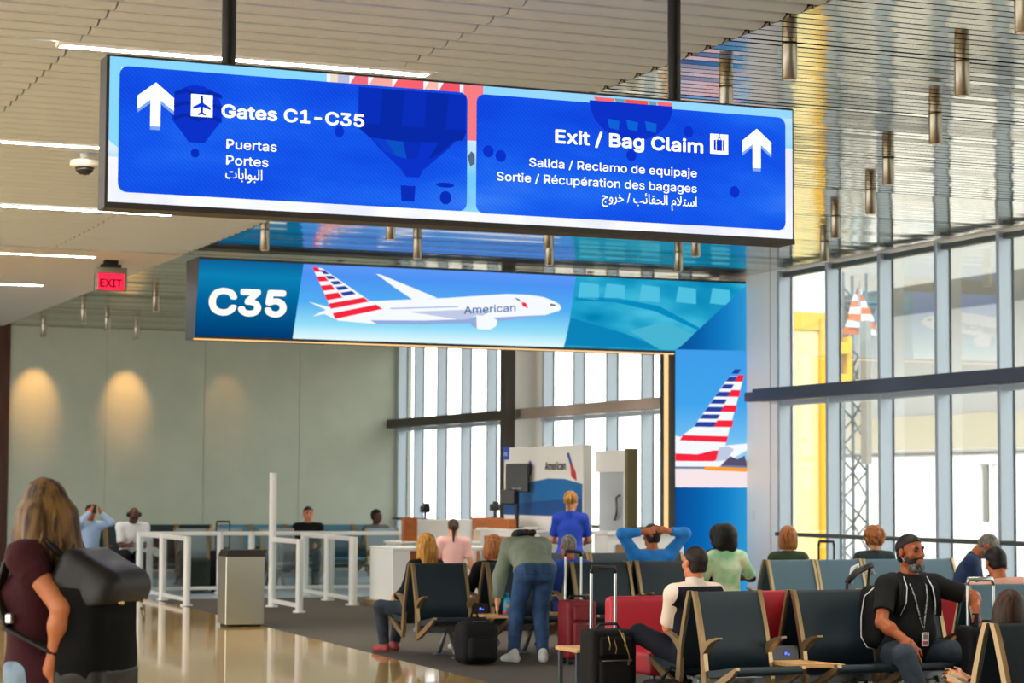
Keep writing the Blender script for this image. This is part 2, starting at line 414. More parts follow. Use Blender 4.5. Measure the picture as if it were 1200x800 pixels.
# window wall on the right, x = 14: two runs of bays with white piers between
U=14.0
def pier(name,v0,v1): 
    b=MB().box(U,U+.12,v0,v1,0,CZ); return struct(name,b,M_white)
pier('wall_right',24.8,25.2-.012); pier('wall_right.001',25.2+.012,26.6); pier('wall_right.002',32.5,34.0)
b=MB().box(U+.03,U+.1,25.18,25.22,0,CZ); struct('trim_2',b,M_dark)
b=MB().box(U+.02,U+.14,-6,39.4,CZ-.03,CZ+.4); struct('wall_right.003',b,M_white)
def bays(name,v0,v1,mull,beam_m,beam0,beam1):
    g=MB().box(U+.045,U+.055,v0,v1,0.02,CZ-.03); w=struct(name,g,M_glass)
    for v in mull:
        part('mullion',MB().box(U-.11,U+.06,v-.03,v+.03,0,CZ-.03,.006),M_alu,w)
        part('mullion_gasket',MB().box(U+.056,U+.075,v-.042,v+.042,0,CZ-.03),M_dark,w)
    part('transom',MB().box(U-.30,U-.115,beam0,beam1,2.76,2.92,.012),beam_m,w); part('transom_bracket',MB().box(U-.115,U,beam1-.05,beam1+.55,2.78,2.90,.01),beam_m,w)
    part('transom_sill',MB().box(U-.10,U+.04,v0,v1,2.70,2.76),M_alu,w)
    part('guard_rail',MB().box(U-.17,U-.115,v0,v1,1.05,1.10,.01),mat('rail_grey','#5d625f',rough=.4,metal=.5),w)
    part('head_bar',MB().box(U-.05,U+.04,v0,v1,CZ-.11,CZ-.05),mat('head_bar_grey','#4a5450',rough=.5),w)
    part('sill_bar',MB().box(U-.05,U+.04,v0,v1,0,.06),M_alu,w)
    return w
bays('window_1',5.6,24.8,[20+1.2*k for k in range(-12,5)],M_steel,5.6,25.15)
bays('window_2',26.6,32.5,[27.6,28.8,30.0,31.2,32.4],M_steel2,26.7,33.15)
bays('window_3',34.0,39.4,[34.8,36.0,37.2,38.4,39.3],M_post,33.4,39.4)
part('socket_plate',MB().box(U-.012,U,25.62,25.72,1.24,1.36,.004),mat('socket_white','#f2f2ee',rough=.4),bpy.data.objects['wall_right.001'])
# dark freestanding post in front of the far windows
b=MB().box(13.42,13.6,32.85,33.05,0,CZ); struct('column',b,M_post)
# ------------------------------------------------------------------ outside
M_conc=mat('apron_concrete','#95928a',rough=.9,noise=.06,nscale=.6)
b=MB().box(14.5,190,-120,260,-4.3,-4.0); o=struct('floor.004',b,M_conc)
M_bw=mat('pale_concourse','#b8b19c',rough=.8); M_jw=mat('jet_bridge_white','#c0c0bc',rough=.6); M_gr=mat('canopy_grey','#85847d',rough=.8)
t=thing('concourse','pale beige concourse building with grey overhanging roof seen through the glass','building',(70,60,-4))
part('wall',MB().box(-8,14,-60,60,0,9.5),M_bw,t)
part('upper_wall',MB().box(-6,14,-60,60,9.5,15.0),M_jw,t)
part('roof',MB().box(-15,14,-60,60,15.0,16.5),M_gr,t)
part('window_band',MB().box(-6.05,-6,-50,16,11.0,13.6),mat('concourse_glass','#aebcc4',rough=.3),t)
t=thing('jet_bridge','long white jet bridge with one narrow dark window beyond the glass wall','jet bridge',(30,45,0))
part('tunnel',MB().box(0,2.8,-10,8,-1.3,2.55,.04),M_jw,t)
part('roof',MB().box(-.1,2.9,-10.1,8.1,2.55,2.65,.03),mat('jet_roof','#82807a',rough=.8),t)
w=part('window',MB().box(-.04,.0,-.11,.11,.85,2.15,.01),mat('jet_window_dark','#56564f',rough=.3),t,(0,-1.3,.1))
part('window_frame',MB().box(-.05,-.01,-.26,-.2,.5,2.2).box(-.05,-.01,.2,.26,.6,2.2).box(-.09,-.01,-.45,.4,2.2,2.3),M_white,w)
for yy in (-12.,3.): part('support_leg',MB().cyl((1.4,yy,-4),(1.4,yy,-.9),.25,n=12),M_gr,t)
M_yel=mat('lift_yellow','#c79a12',rough=.45)
t=thing('service_lift','tall white service lift tower in a yellow frame just outside the window','lift',(19.0,34.0,-4))
part('shaft',MB().box(-.75,.75,-.55,.55,0,9.6,.05),M_jw,t); part('panel',MB().box(-.75,.5,-.62,-.55,0,8.4,.01),mat('lift_pale_yellow','#cfbf84',rough=.6),t)
f=MB().box(-.95,-.75,-.64,-.55,0,8.6).box(.5,.85,-.7,-.55,0,8.6).box(-.9,.9,-.66,-.5,8.4,8.7)
part('yellow_frame',f,M_yel,t)
hb=MB()
for z in (7.55,8.1): hb.box(.85,1.08,-.75,-.45,z-.10,z+.10)
hb.box(1.02,1.12,-.7,-.5,7.4,8.3); part('hydraulic_bracket',hb,M_yel,t)
l=MB()
for z in np.arange(9.65,10.4,.18): l.tube([(-.7,-.6,z),(.7,-.6,z)],.03,6)
l.tube([(-.7,-.6,9.6),(-.7,-.6,10.5)],.04,6).tube([(.7,-.6,9.6),(.7,-.6,10.5)],.04,6); part('ladder',l,M_gr,t)
part('stair_stringer',MB().box(1.4,1.5,-.7,-.5,6.1,8.6),M_gr,t)
t=thing('lattice_mast','slim grey lattice mast standing on the apron behind the window','mast',(24.3,40.4,-4))
l=MB(); w=.28; H=10.2
for sx in (-w,w):
    for sy in (-w,w): l.tube([(sx,sy,0),(sx,sy,H)],.035,6)
z=0.;s=1
while z<H-.5:
    for q in (-w,w): l.tube([(-w*s,q,z),(w*s,q,z+.55)],.022,5).tube([(q,-w*s,z),(q,w*s,z+.55)],.022,5)
    s=-s; z+=.55
part('lattice',l,mat('mast_grey','#4d5558',rough=.5),t)
part('boom',MB().tube([(.2,0,H-2.2),(.75,-.2,H-.4)],.05,8).tube([(-.6,0,H-.6),(1.0,0,H-.6)],.05,6),mat('mast_grey'
 ,'#8d979b'),t)
t=thing('checkered_flag','orange and white checkered flag hanging from the lattice mast','flag',(24.2,39.75,4.31))
M_or=mat('flag_orange','#b8602a',rough=.7); f=MB()
for i in range(7):
    z0=1.55-i*.14; w0=.04+.055*i; w1=.04+.055*(i+1)
    for j in range(2):
        f.m=(i+j)%2
        for yy in (0,.03):
            x0=(-1+j); f.add([(x0*w0,yy+.05*math.sin(i),z0),((x0+1)*w0,yy+.05*math.sin(i+1),z0),((x0+1)*w1,yy+.05*math.sin(i+1),z0-.14),(x0*w1,yy+.05*math.sin(i),z0-.14)],[(0,1,2,3)])
part('cloth',f,[M_or,M_jw],t); part('pole',MB().cyl((0,.015,-.6),(0,.015,1.7),.025,n=8),M_gr,t)
# ------------------------------------------------------------------ ceiling fittings
M_led=glow('light_strip_glow','#f6faff',70.)
LL=['long white light strip in the slat ceiling directly above the sign','white light strip in the slat ceiling beside the dome camera','white light strip in the slat ceiling below the left end of the sign',
    'white light strip in the ceiling left of the red EXIT sign','short white light strip nearest the brown wood wall']
for (y,x0,x1),lb in zip(LEDROWS,LL):
    z=CZ-.006
    t=thing('ceiling_light',lb,'light strip',((x0+x1)/2,y,z)); h=(x1-x0)/2
    part('diffuser',MB().box(-h,h,-.05,.05,-.006,.03),M_led,t)
    part('housing',MB().box(-h-.02,-h,-.06,.06,-.008,.03).box(h,h+.02,-.06,.06,-.008,.03).box(-h,h,-.06,-.05,-.008,.03).box(-h,h,.05,.06,-.008,.03),M_white,t)
M_can=mat('downlight_can','#9c9686',rough=.35,metal=.85); M_lens=mat('downlight_lens','#f3e7cc',rough=.3)
CAN=MB().lathe([(.0,-.23),(.043,-.23),(.05,-.225),(.05,-.01),(.05,0),(.0,0)],n=18).mesh('can',M_can)
LEN=MB().lathe([(.0,-.233),(.038,-.233),(.038,-.228),(.0,-.228)],n=14).mesh('lens',M_lens)
CANS=[(6.95,12.25),(8.28,12.3),(9.245,14.09),(10.12,16.15),(11.04,17.93),(11.77,19.8),(12.86,21.88),(7.29,13.75),(7.45,10.45),(7.63,21.87),(9.44,21.9),(11.28,22.0),(8.54,23.55),(10.17,23.55),(11.87,23.6),(6.72,23.45),(7.6,32.3),(7.1,35.1),(7.82,36.7),(9.2,28.4),(11.0,28.4),(12.9,28.4),(9.4,31.0),(11.2,31.0),(12.9,31.0),(10.2,34.0),(12.2,34.0)]  # last cans, hidden behind the portal header, are added to brighten the desks
for x,y in CANS:
    t=thing('downlight','brushed metal cylinder downlight hanging from the mirrored ceiling','downlight',(x,y,CZ),0,'cylinder downlights under the mirrored ceiling')
    link('can',CAN,t); link('lens',LEN,t)
for (x,y),lb in zip([(7.12,38.6),(8.75,38.6),(10.6,38.6),(12.2,38.6)],['leftmost cylinder downlight by the far wall, lighting the first warm scallop','cylinder downlight by the far wall above the second warm scallop','cylinder downlight by the far wall above the faint third scallop','cylinder downlight by the far wall near the window corner']):
    t=thing('downlight',lb,'downlight',(x,y,CZ)); link('can',CAN,t); link('lens',LEN,t)
for x in (-6.5,-1.6):  # strips added out of view at left to brighten the hall
    for y in (1.68,5.83,10.0,14.15,18.31,22.53,27.08,31.2):
        t=thing('ceiling_light','added white light strip out of view at left, brightening the hall','light strip',(x,y,CZ-.006),0,'added light strips beyond the left edge')
        part('diffuser',MB().box(-1.3,1.3,-.06,.06,-.006,.03),M_led,t); part('housing',MB().box(-1.32,1.32,-.07,-.06,-.008,.03).box(-1.32,1.32,.06,.07,-.008,.03),M_white,t)
# dome camera
t=thing('security_camera','white dome security camera on the slat ceiling left of the sign','camera',(3.78,18.76,CZ))
part('mount',MB().lathe([(.0,-.045),(.03,-.045),(.04,0),(0,0)],n=16),M_white,t)
part('housing',MB().lathe([(0,-.12),(.10,-.12),(.125,-.10),(.125,-.06),(.05,-.04),(0,-.04)],n=22),mat('camera_cream','#d9cfbd',rough=.4),t)
part('dome',MB().lathe([(0,-.185),(.04,-.178),(.07,-.155),(.085,-.12),(0,-.12)],n=20),mat('smoked_dome','#15130f',rough=.1),t)
# exit sign
t=thing('exit_sign','small red lit EXIT sign hanging from the ceiling at the left','exit sign',(5.885,27.46,CZ))
part('mount',MB().box(-.09,.09,-.04,.04,-.05,0,.01).box(-.13,.13,-.05,.05,-.09,-.05,.01),M_dark,t)
part('case',MB().box(-.2,.2,-.035,.035,-.16,-.09,.006).box(-.2,-.165,-.035,.035,-.38,-.16).box(.165,.2,-.035,.035,-.38,-.16).box(-.2,.2,-.02,.035,-.385,-.155),mat('exit_case','#6b6652',rough=.5),t)
p=part('face',MB().box(-.165,.165,-.03,-.02,-.375,-.165),glow('exit_red','#ff2a4a',1.3),t)
lettering('letters','EXIT',-.135,-.335,-.031,.13,.27,glow('exit_red_dark','#8a1020',.6),p,bold=.02)
# ------------------------------------------------------------------ C35 portal (lit frame): header leans out, right leg is bevelled to meet it
P0=(6.6,26.0); D=.16
t=thing('gate_portal','blue lit gate portal reading C35 with a white airliner on its header','gate portal',(P0[0],P0[1],0))
W=7.42; ZB,ZT=3.44,4.345; CI=6.43   # inner edge of the right leg
def on(x,z,e=0.):               # point on the header face: x along, z height above ZB in metres
    f=z/(ZT-ZB); return (x+.06*(f-.5)*0, -D*f-e, ZB+z)
HD=ZT-ZB
M_pf=mat('portal_frame','#2b3436',rough=.4)
fr=MB()
fr.add([(0,0,ZB-.03),(CI,0,ZB-.03),(CI,.45,ZB-.03),(0,.45,ZB-.03),(0,-D,ZT+.03),(W,-D,ZT+.03),(W,.45,ZT+.03),(0,.45,ZT+.03)],[(0,3,7,4),(4,5,6,7),(0,1,2,3)])
fr.add([(0,0,ZB-.03),(CI,0,ZB-.03),(W,-D,ZT+.03),(0,-D,ZT+.03)],[(0,1,2,3)]); fr.add([(0,.45,ZB-.03),(W,.45,ZB-.03),(W,.45,ZT+.03),(0,.45,ZT+.03)],[(0,1,2,3)])
fr.xf(Matrix.Translation((0,.01,0)))
part('header_frame',fr,M_pf,t)
fr=MB().add([(CI,.01,0),(W,-D+.01,0),(W,.45,0),(CI,.45,0),(CI,.01,ZB),(W,-D+.01,ZT),(W,.45,ZT),(CI,.45,ZB)],[(0,1,5,4),(1,2,6,5),(2,3,7,6),(3,0,4,7)])
part('leg_frame',fr,M_pf,t)
part('warm_edge_light',MB().box(-.0,CI,.03,.07,ZB-.045,ZB-.031).box(CI-.015,CI-.002,.20,.30,.0,ZB-.03),glow('warm_edge','#ffc98a',1.2),t)
def hpoly(name,pts,m,e,parent=None,label=None):
    b=MB(); q=[on(x,z,e) for x,z in pts]; b.add(q,[tuple(range(len(q)))])
    return part(name,b,m,parent or t,label=label)
def div2(z): return 4.83+ .10*(z/HD)**.6
scr=hpoly('display',[(0,0),(1.22,0),(1.30,HD),(0,HD)],glow_ramp('portal_teal',[(0,'#003a70'),(.45,'#005f96'),(.8,'#0a7fb0'),(1,'#0d5f96')],2,ZB,ZT,.95),.001,label='dark teal panel of the header with the gate number')
hpoly('airliner_picture',[(1.22,0)]+[(div2(HD*i/8),HD*i/8) for i in range(9)]+[(1.30,HD)],glow_ramp('sky_picture',[(0,'#dcf3fa'),(.2,'#8ed6ef'),(.5,'#4fa8ea'),(.85,'#4a8eea'),(1,'#5b93ee')],2,ZB,ZT,1.),.001)
aq=hpoly('aqua_display',[(div2(HD*i/8),HD*i/8) for i in range(9)]+[(W,HD),(CI,0)],glow_noise('aqua_swirl',[(.3,'#007fae'),(.5,'#1e9cc4'),(.65,'#3fb4d4'),(.8,'#57c2dc')],(1,1,2.5),1.1,1.,2),.001)
M_aq1=glow('aqua_light','#4dbad8',1.);M_aq2=glow('aqua_deep','#0587b8',1.)
for x in (4.98,5.35,5.85,6.38,6.88): hpoly('window_reflection',[(x,HD*.70),(x+.3,HD*.68),(x+.28,HD*.9),(x+.02,HD*.92)],M_aq1,.002,aq)
hpoly('swoosh',[(4.95,HD*.66),(5.5,HD*.66),(6.1,HD*.55),(6.75,HD*.3),(6.85,HD*.3),(6.15,HD*.63),(5.55,HD*.72),(4.95,HD*.71)],M_aq2,.002,aq)
hpoly('dark_corner',[(4.84,.03),(4.9,HD*.42),(5.7,HD*.22),(6.2,.02)],glow('aqua_corner','#0a7fb2',1.),.002,aq)
hpoly('light_facet',[(5.75,HD*.26),(6.25,HD*.42),(6.72,HD*.22),(6.42,.01),(6.2,.01)],glow('aqua_facet','#45aecb',1.),.002,aq)
me=text_mesh('C35',.395,.93,.035); me.materials.append(glow('portal_white','#fffbe8',1.15)); o=link('gate_number',me,scr,(.165,-.055-.006,ZB+.27),(-math.atan2(D,HD)*-1,0,0))
# airliner on the display
AW=glow('plane_white','#eef2fb',1.0);AR=glow('plane_red','#f0263c',1.);AB=glow('plane_blue','#27409a',1.);AG=glow('plane_grey','#b9c3dd',1.);AD=glow('plane_shade','#8fa6d6',1.);AX=glow('plane_text','#3a5a9a',1.)
hpoly('airliner_fuselage',[(1.60,.31),(1.79,.235),(2.29,.21),(2.9,.225),(3.65,.27),(4.12,.33),(4.55,.40),(4.73,.46),(4.76,.49),(4.73,.54),(4.65,.58),(4.5,.625),(4.3,.645),(4.0,.645),(3.19,.565),(2.28,.495),(2.15,.49),(1.9,.40)],AW,.003)
hpoly('airliner_belly',[(2.29,.21),(2.9,.225),(3.65,.27),(4.12,.33),(4.55,.40),(4.2,.375),(3.6,.32),(2.9,.275),(2.2,.255)],AD,.0035)
hpoly('airliner_tail',[(1.41,.875),(1.54,.86),(2.16,.50),(2.30,.30),(1.76,.26),(1.66,.42)],AW,.004)
def lerp(a,b,f): return (a[0]+(b[0]-a[0])*f,a[1]+(b[1]-a[1])*f)
TA,TB=(1.41,.875),(1.72,.30); TC,TD=(1.54,.86),(2.24,.42)
for i,(f0,f1,full) in enumerate([(0,.10,.55),(.2,.31,.5),(.39,.5,.48),(.57,.69,.5),(.76,.87,1.05),(.96,1.08,1.1)]):
    hpoly('tail_stripe_red',[lerp(TA,TB,f0),lerp(lerp(TA,TB,f0),lerp(TC,TD,f0),full),lerp(lerp(TA,TB,f1),lerp(TC,TD,f1),full),lerp(TA,TB,f1)],AR,.005)
for f0,f1 in ((.05,.15),(.19,.27),(.32,.40),(.45,.53),(.58,.66)):
    hpoly('tail_stripe_blue',[lerp(lerp(TA,TB,f0),lerp(TC,TD,f0),.56),lerp(lerp(TA,TB,f0),lerp(TC,TD,f0),.97),lerp(lerp(TA,TB,f1),lerp(TC,TD,f1),.97),lerp(lerp(TA,TB,f1),lerp(TC,TD,f1),.56)],AB,.005)
hpoly('airliner_far_wing',[(2.234,.823),(2.30,.815),(3.06,.56),(2.74,.525),(2.5,.66)],AW,.004)
hpoly('airliner_near_wing',[(2.70,.375),(3.40,.30),(3.62,.33),(3.80,.42),(3.5,.43)],AG,.0045)
hpoly('airliner_stabiliser',[(1.389,.452),(1.68,.39),(1.75,.34),(1.45,.275),(1.55,.33),(1.62,.36)],AW,.0045)
hpoly('airliner_engine',[(3.49,.31),(3.55,.23),(3.65,.19),(3.80,.19),(3.88,.24),(3.89,.31),(3.80,.36),(3.60,.365)],AW,.005)
hpoly('engine_inlet',[(3.49,.31),(3.55,.23),(3.62,.20),(3.60,.355)],AD,.0055)
hpoly('cockpit_window',[(4.60,.545),(4.68,.535),(4.66,.515),(4.60,.525)],glow('plane_black','#1a2238',1.),.0055)
hpoly('window_row',[(2.45,.40),(3.35,.455),(3.35,.468),(2.45,.413)],AD,.0055)
hpoly('flight_symbol_red',[(4.22,.50),(4.30,.475),(4.26,.545),(4.20,.55)],AR,.0055); hpoly('flight_symbol_blue',[(4.10,.60),(4.16,.59),(4.20,.55),(4.16,.565)],AB,.0055)
me=text_mesh('American',.125,.70,.012); me.materials.append(AX); o=link('airline_name',me,t,(3.43,-.075-.008,ZB+.375),(math.atan2(D,HD),math.atan2(-.06,.70),0))
# right leg
def leg(x,z,e=0.): f=(x-CI)/(W-CI); return (x,-D*f-e,z)
def lpoly(name,pts,m,e,parent=None,label=None):
    b=MB(); q=[leg(CI+(W-CI)*x,z,e) for x,z in pts]; b.add(q,[tuple(range(len(q)))]); return part(name,b,m,parent or t,label=label)
lg=lpoly('leg_display',[(0,0),(1,0),(1,ZT),(0,ZB)],glow_ramp('leg_blue',[(0,'#0a4f96'),(.35,'#0a63ad'),(.7,'#1480c8'),(1,'#2e9ad6')],0,CI,W,.9),.001,label='blue lit right leg of the portal')
ph=lpoly('tail_picture',[(.0,1.66),(1.,1.66),(1.,3.46),(0,3.46)],glow_ramp('photo_sky',[(0,'#bfe3f4'),(.35,'#6db8ea'),(.6,'#3f9fe4'),(1,'#3d97e2')],2,1.66,3.46,1.),.002,lg)
lpoly('apron',[(0,1.66),(1,1.66),(1,1.90),(0,1.90)],glow('photo_apron','#f0dfe2',1.),.003,lg)
lpoly('terminal_line',[(0,1.90),(1,1.90),(1,2.02),(0,1.94)],glow('photo_line','#6f7f9c',1.),.003,lg)
lpoly('fuselage',[(0,1.93),(.6,1.93),(.75,2.02),(1,2.16),(1,2.24),(.6,2.2),(0,2.33)],AW,.004,lg)
lpoly('fin',[(0,2.26),(.25,2.45),(.74,3.12),(.94,3.12),(.68,2.2),(0,2.2)],AW,.005,lg)
lpoly('belly_stripe',[(0,2.0),(.52,2.0),(.66,2.05),(.64,2.15),(.5,2.14),(.3,2.09),(0,2.10)],AR,.006,lg)
lpoly('root_stripe',[(.06,2.27),(.70,2.25),(.72,2.33),(.10,2.34)],AR,.006,lg)
for i in range(4):
    z=2.45+i*.20; xl=.25+.49*(z-2.45)/.67; xr=.74+.20*(z-2.3)/.82; xm=xl+(xr-xl)*.52
    lpoly('fin_stripe_red',[(xm,z),(xr,z),(xr+.02,z+.09),(xm+.05,z+.09)],AR,.006,lg)
    lpoly('fin_stripe_blue',[(xl,z),(xm,z),(xm+.04,z+.065),(xl+.05,z+.065)],AB,.006,lg); lpoly('fin_stripe_blue',[(xl+.08,z+.105),(xm+.05,z+.105),(xm+.09,z+.165),(xl+.125,z+.165)],AB,.006,lg)
lpoly('tail_cone',[(.55,2.0),(.7,2.02),(.8,2.16),(.72,2.2),(.6,2.18)],AG,.0065,lg)
lpoly('ground_vehicle',[(.4,1.885),(1.,1.865),(1.,1.915),(.4,1.935)],glow('photo_orange','#ff9a2a',1.),.0065,lg)
lpoly('ground_crew',[(.62,1.95),(.98,1.94),(.95,2.08),(.85,2.03),(.75,2.07)],glow('photo_dark','#55506a',1.),.0062,lg)
# ================================================================== overhead wayfinding sign (double-sided lit display)
t=thing('wayfinding_sign','large blue lit overhead sign for gates C1-C35 and bag claim','sign',(2.25,10.6,2.985))
SW,SH=3.78,.71
part('frame',MB().box(-.012,SW+.012,.004,.17,-.03,SH+.012,.004).box(-.012,SW+.012,-.004,.01,-.03,-.001).box(-.016,-.002,-.003,.01,-.03,SH+.01),mat('sign_frame','#2a2723',rough=.5),t)
for x in (.615,3.10):
    p=part('pole',MB().cyl((x,.09,SH),(x,.09,CZ+.12-2.985),.036,n=20),mat('pole_black','#14130f',rough=.35,metal=.4),t)
    part('pole_flange',MB().box(x-.07,x+.07,.05,.13,SH+.005,SH+.02,.004),MATS['pole_black'],p)
def face(y,sg):   # one lit face; sg=-1 looks towards the visitor, +1 the back
    e=lambda k:y+sg*.0012*k
    X=(lambda x:x) if sg<0 else (lambda x:SW-x)
    F=lambda n,pts,m,k,par,**kw: part(n,MB().flat([(X(a),c) for a,c in pts],e(k)),m,par,**kw)
    d=F('display',[(0,0),(SW,0),(SW,SH),(0,SH)],glow_noise('cloud_sky',[(.36,'#f4f6ff'),(.47,'#cfe3fb'),(.56,'#8ccdf6'),(.7,'#6cc0f4')],(.6,1,1.6),1.6,1.05),0,t)
    # bright sky along the top, cloud along the foot, red balloon crown in the middle
    F('sky_top',[(0,.30),(.055,.26),(.055,.66),(1.1,.668),(1.1,SH),(0,SH)],glow('sky_top','#83cdf7',1.05),.3,d)
    F('cloud_foot',[(0,0),(SW,0),(SW,.5),(3.735,.5),(3.73,.05),(.05,.05),(.05,.22),(0,.22)],glow_noise('cloud_foot',[(.4,'#dfe2ff'),(.55,'#f3f4ff'),(.7,'#e7ecfb')],(1,1,1),2.,1.05),.3,d)
    F('sky_top_right',[(1.95,.665),(SW,.665),(SW,SH),(1.95,SH)],glow('sky_top2','#8fcdf8',1.05),.35,d)
    RB=[('#e86a78',1.22,1.32),('#f5a79a',1.32,1.45),('#f2616a',1.45,1.62),('#f8b7a8',1.62,1.7),('#ee5566',1.70,1.82),('#f7c4b8',1.82,1.95)]
    for c,a,bb in RB: F('balloon_crown',[(a,.66),(bb,.66),(bb,SH),(a+.03,SH)],glow('crown'+c,c,1.),.4,d)
    for c,a,bb in (('#e9d9c0',1.12,1.16),('#b7b8d6',1.16,1.22)): F('balloon_crown',[(a,.66),(bb,.66),(bb,SH),(a,SH)],glow('crown'+c,c,1.),.4,d)
    F('balloon_crown',[(1.85,.42),(1.92,.42),(1.95,.66),(1.95,SH),(1.84,SH)],glow('crown#f07a80','#f07a80',1.),.42,d)
    F('balloon_basket',[(1.865,.335),(1.885,.365),(1.905,.35),(1.905,.30),(1.88,.285)],glow('basket_grey','#5a6d86',.9),.45,d)
    for a,bb,c in ((2.58,2.70,'#f26a6e'),(2.70,2.76,'#6c9aa8'),(2.76,2.90,'#f0553f'),(2.90,2.95,'#6c9aa8'),(2.95,3.04,'#f26a6e')): F('small_balloon_crown',[(a+.02,.66),(bb,.66),(bb,.70),(a,.70)],glow('crown'+c,c,1.),.45,d)
    blue=glow_noise('panel_blue',[(.33,'#1048e2'),(.5,'#1557ee'),(.62,'#1f69f6'),(.8,'#3c80fa')],(.7,1,2.2),1.2,1.,4,led=26)
    pl=F('gate_panel',rrect(.048,1.863,.05,.668,.045),blue,1,d); pr=F('exit_panel',rrect(1.913,3.736,.045,.667,.045),blue,1,d)
    # balloons printed dark under the panels
    db=[glow('balloon_blue%d'%i,c,1.) for i,c in enumerate(('#0a2cb4','#0c30c2','#0828a2','#0d3cc8','#0a4fc0'))]
    b0=F('balloon',ellipse(.432,.475,.132,.125)+[],db[1],1.4,pl)
    F('balloon_skirt',[(.315,.42),(.55,.42),(.475,.315),(.395,.315)],db[1],1.4,b0); F('basket',ellipse(.428,.262,.022,.022,12),db[0],1.4,b0)
    for i in range(3): F('zigzag',[(.32+.06*j,.56-.06*i+(.02 if j%2 else 0)) for j in range(5)]+[(.32+.06*j,.54-.06*i+(.02 if j%2 else 0)) for j in range(4,-1,-1)],db[2],1.5,b0)
    b1=F('large_balloon',[(1.27,.655),(1.855,.655),(1.855,.47),(1.75,.36),(1.62,.25),(1.60,.21),(1.53,.21),(1.50,.25),(1.38,.35),(1.27,.47)],db[1],1.4,pl)
    q=[(1.27,.655),(1.40,.655),(1.52,.655),(1.64,.655),(1.76,.655),(1.855,.655)]; q2=[(1.27,.47),(1.38,.45),(1.50,.44),(1.62,.44),(1.74,.45),(1.855,.47)]; q3=[(1.50,.25),(1.53,.23),(1.55,.22),(1.57,.22),(1.59,.22),(1.61,.25)]
    for i in range(5):
        F('gore',[q[i],q[i+1],q2[i+1],q2[i]],db[(i*2)%4],1.5,b1); 
        a=[lerp(q2[i],q3[i],.12),lerp(q2[i+1],q3[i+1],.12),lerp(q2[i+1],q3[i+1],.62),lerp(q2[i],q3[i],.62)]; F('gore',a,db[(i+3)%5],1.5,b1)
    F('balloon_band',[(1.24,.47),(1.86,.47),(1.84,.42),(1.75,.40),(1.5,.39),(1.33,.40)],db[2],1.6,b1)
    F('basket',[(1.50,.165),(1.58,.165),(1.575,.085),(1.505,.085)],db[0],1.5,pl)
    F('small_balloon',ellipse(1.745,.115,.032,.035,14),db[0],1.5,pl); F('small_balloon',ellipse(1.742,.18,.05,.013,14),db[0],1.5,pl); F('small_balloon',ellipse(1.17,.42,.025,.03,14),db[1],1.5,pl)
    F('balloon',ellipse(2.80,.68,.245,.20,24,180,360),db[1],1.4,pr)
    for a in (2.66,2.77,2.88): F('balloon_light_patch',[(a,.59),(a+.07,.58),(a+.065,.53),(a+.01,.54)],glow('patch_blue','#0d5fd0',1.),1.5,pr)
    for a,c in ((3.14,.55),(2.80,.40),(3.42,.24),(1.98,.37),(2.05,.35)): F('small_balloon',ellipse(a,c,.03,.032,14),db[1],1.5,pr)
    return d,pl,pr,e,F
d,pl,pr,e,F=face(0,-1)
SWH=glow('sign_white','#ffffff',1.25); SSH=glow('sign_shadow','#7fa4ee',1.)
A=[(.228,.598),(.318,.527),(.318,.462),(.252,.512),(.252,.382),(.202,.382),(.202,.512),(.138,.462),(.138,.527)]
AS=[(x,z-.018) for x,z in A]
F('arrow_shadow',AS,SSH,2,pl); F('arrow',A,SWH,2.6,pl)
A2=[(x+3.329,z-.004) for x,z in A]; F('arrow_shadow',[(x,z-.018) for x,z in A2],SSH,2,pr); F('arrow',A2,SWH,2.6,pr)
ic=F('plane_icon',[(.404,.445),(.513,.445),(.513,.555),(.404,.555)],SWH,2,pl)
pb=glow('icon_blue','#0a36d0',1.)
F('plane_silhouette',[(.4525,.545),(.4585,.553),(.4645,.545),(.4655,.513),(.503,.492),(.503,.480),(.4655,.492),(.4645,.468),(.478,.458),(.478,.450),(.4585,.456),(.439,.450),(.439,.458),(.4525,.468),(.4515,.492),(.414,.480),(.414,.492),(.4515,.513)],pb,3,ic)
ib=F('baggage_icon',[(3.271,.44),(3.381,.44),(3.381,.549),(3.271,.549)],SWH,2,pr)
F('bag_silhouette',rrect(3.293,3.359,.458,.518,.008),pb,3,ib); F('bag_handle',[(3.315,.518),(3.319,.532),(3.333,.532),(3.337,.518),(3.333,.518),(3.331,.527),(3.321,.527),(3.319,.518)],pb,3,ib)
F('bag_strap',[(3.305,.458),(3.309,.458),(3.309,.518),(3.305,.518)],SWH,3.5,ib); F('bag_strap',[(3.343,.458),(3.347,.458),(3.347,.518),(3.343,.518)],SWH,3.5,ib); F('hook',[(3.322,.549),(3.330,.549),(3.330,.532),(3.322,.532)],pb,3,ib)
def T(txt,x0,x1,z,h,par,bold,n): return lettering(n,txt,x0,z,e(3),h,x1-x0,SWH,par,bold)
T('Gates C1-C35',.561,1.298,.452,.083,pl,.024,'lettering')
T('Puertas',.586,.843,.296,.062,pl,.006,'lettering'); T('Portes',.586,.800,.216,.062,pl,.006,'lettering')
T('\uFE95\uFE8E\uFE91\uFE8D\uFEEE\uFE92\uFEDF\uFE8D',.583,.77,.147,.052,pl,.004,'lettering')
T('Exit / Bag Claim',2.36,3.225,.441,.092,pr,.024,'lettering')
T('Salida / Reclamo de equipaje',2.21,3.189,.306,.060,pr,.006,'lettering'); T('Sortie / Récupération des bagages',2.028,3.189,.222,.060,pr,.006,'lettering')
T('\uFE9D\uFEED\uFEAE\uFEA7 / \uFE90\uFE8B\uFE8E\uFED8\uFEA4\uFEDF\uFE8D \uFEE1\uFEFC\uFE98\uFEB3\uFE8D',2.627,3.189,.146,.052,pr,.004,'lettering')
face(.1745,1)
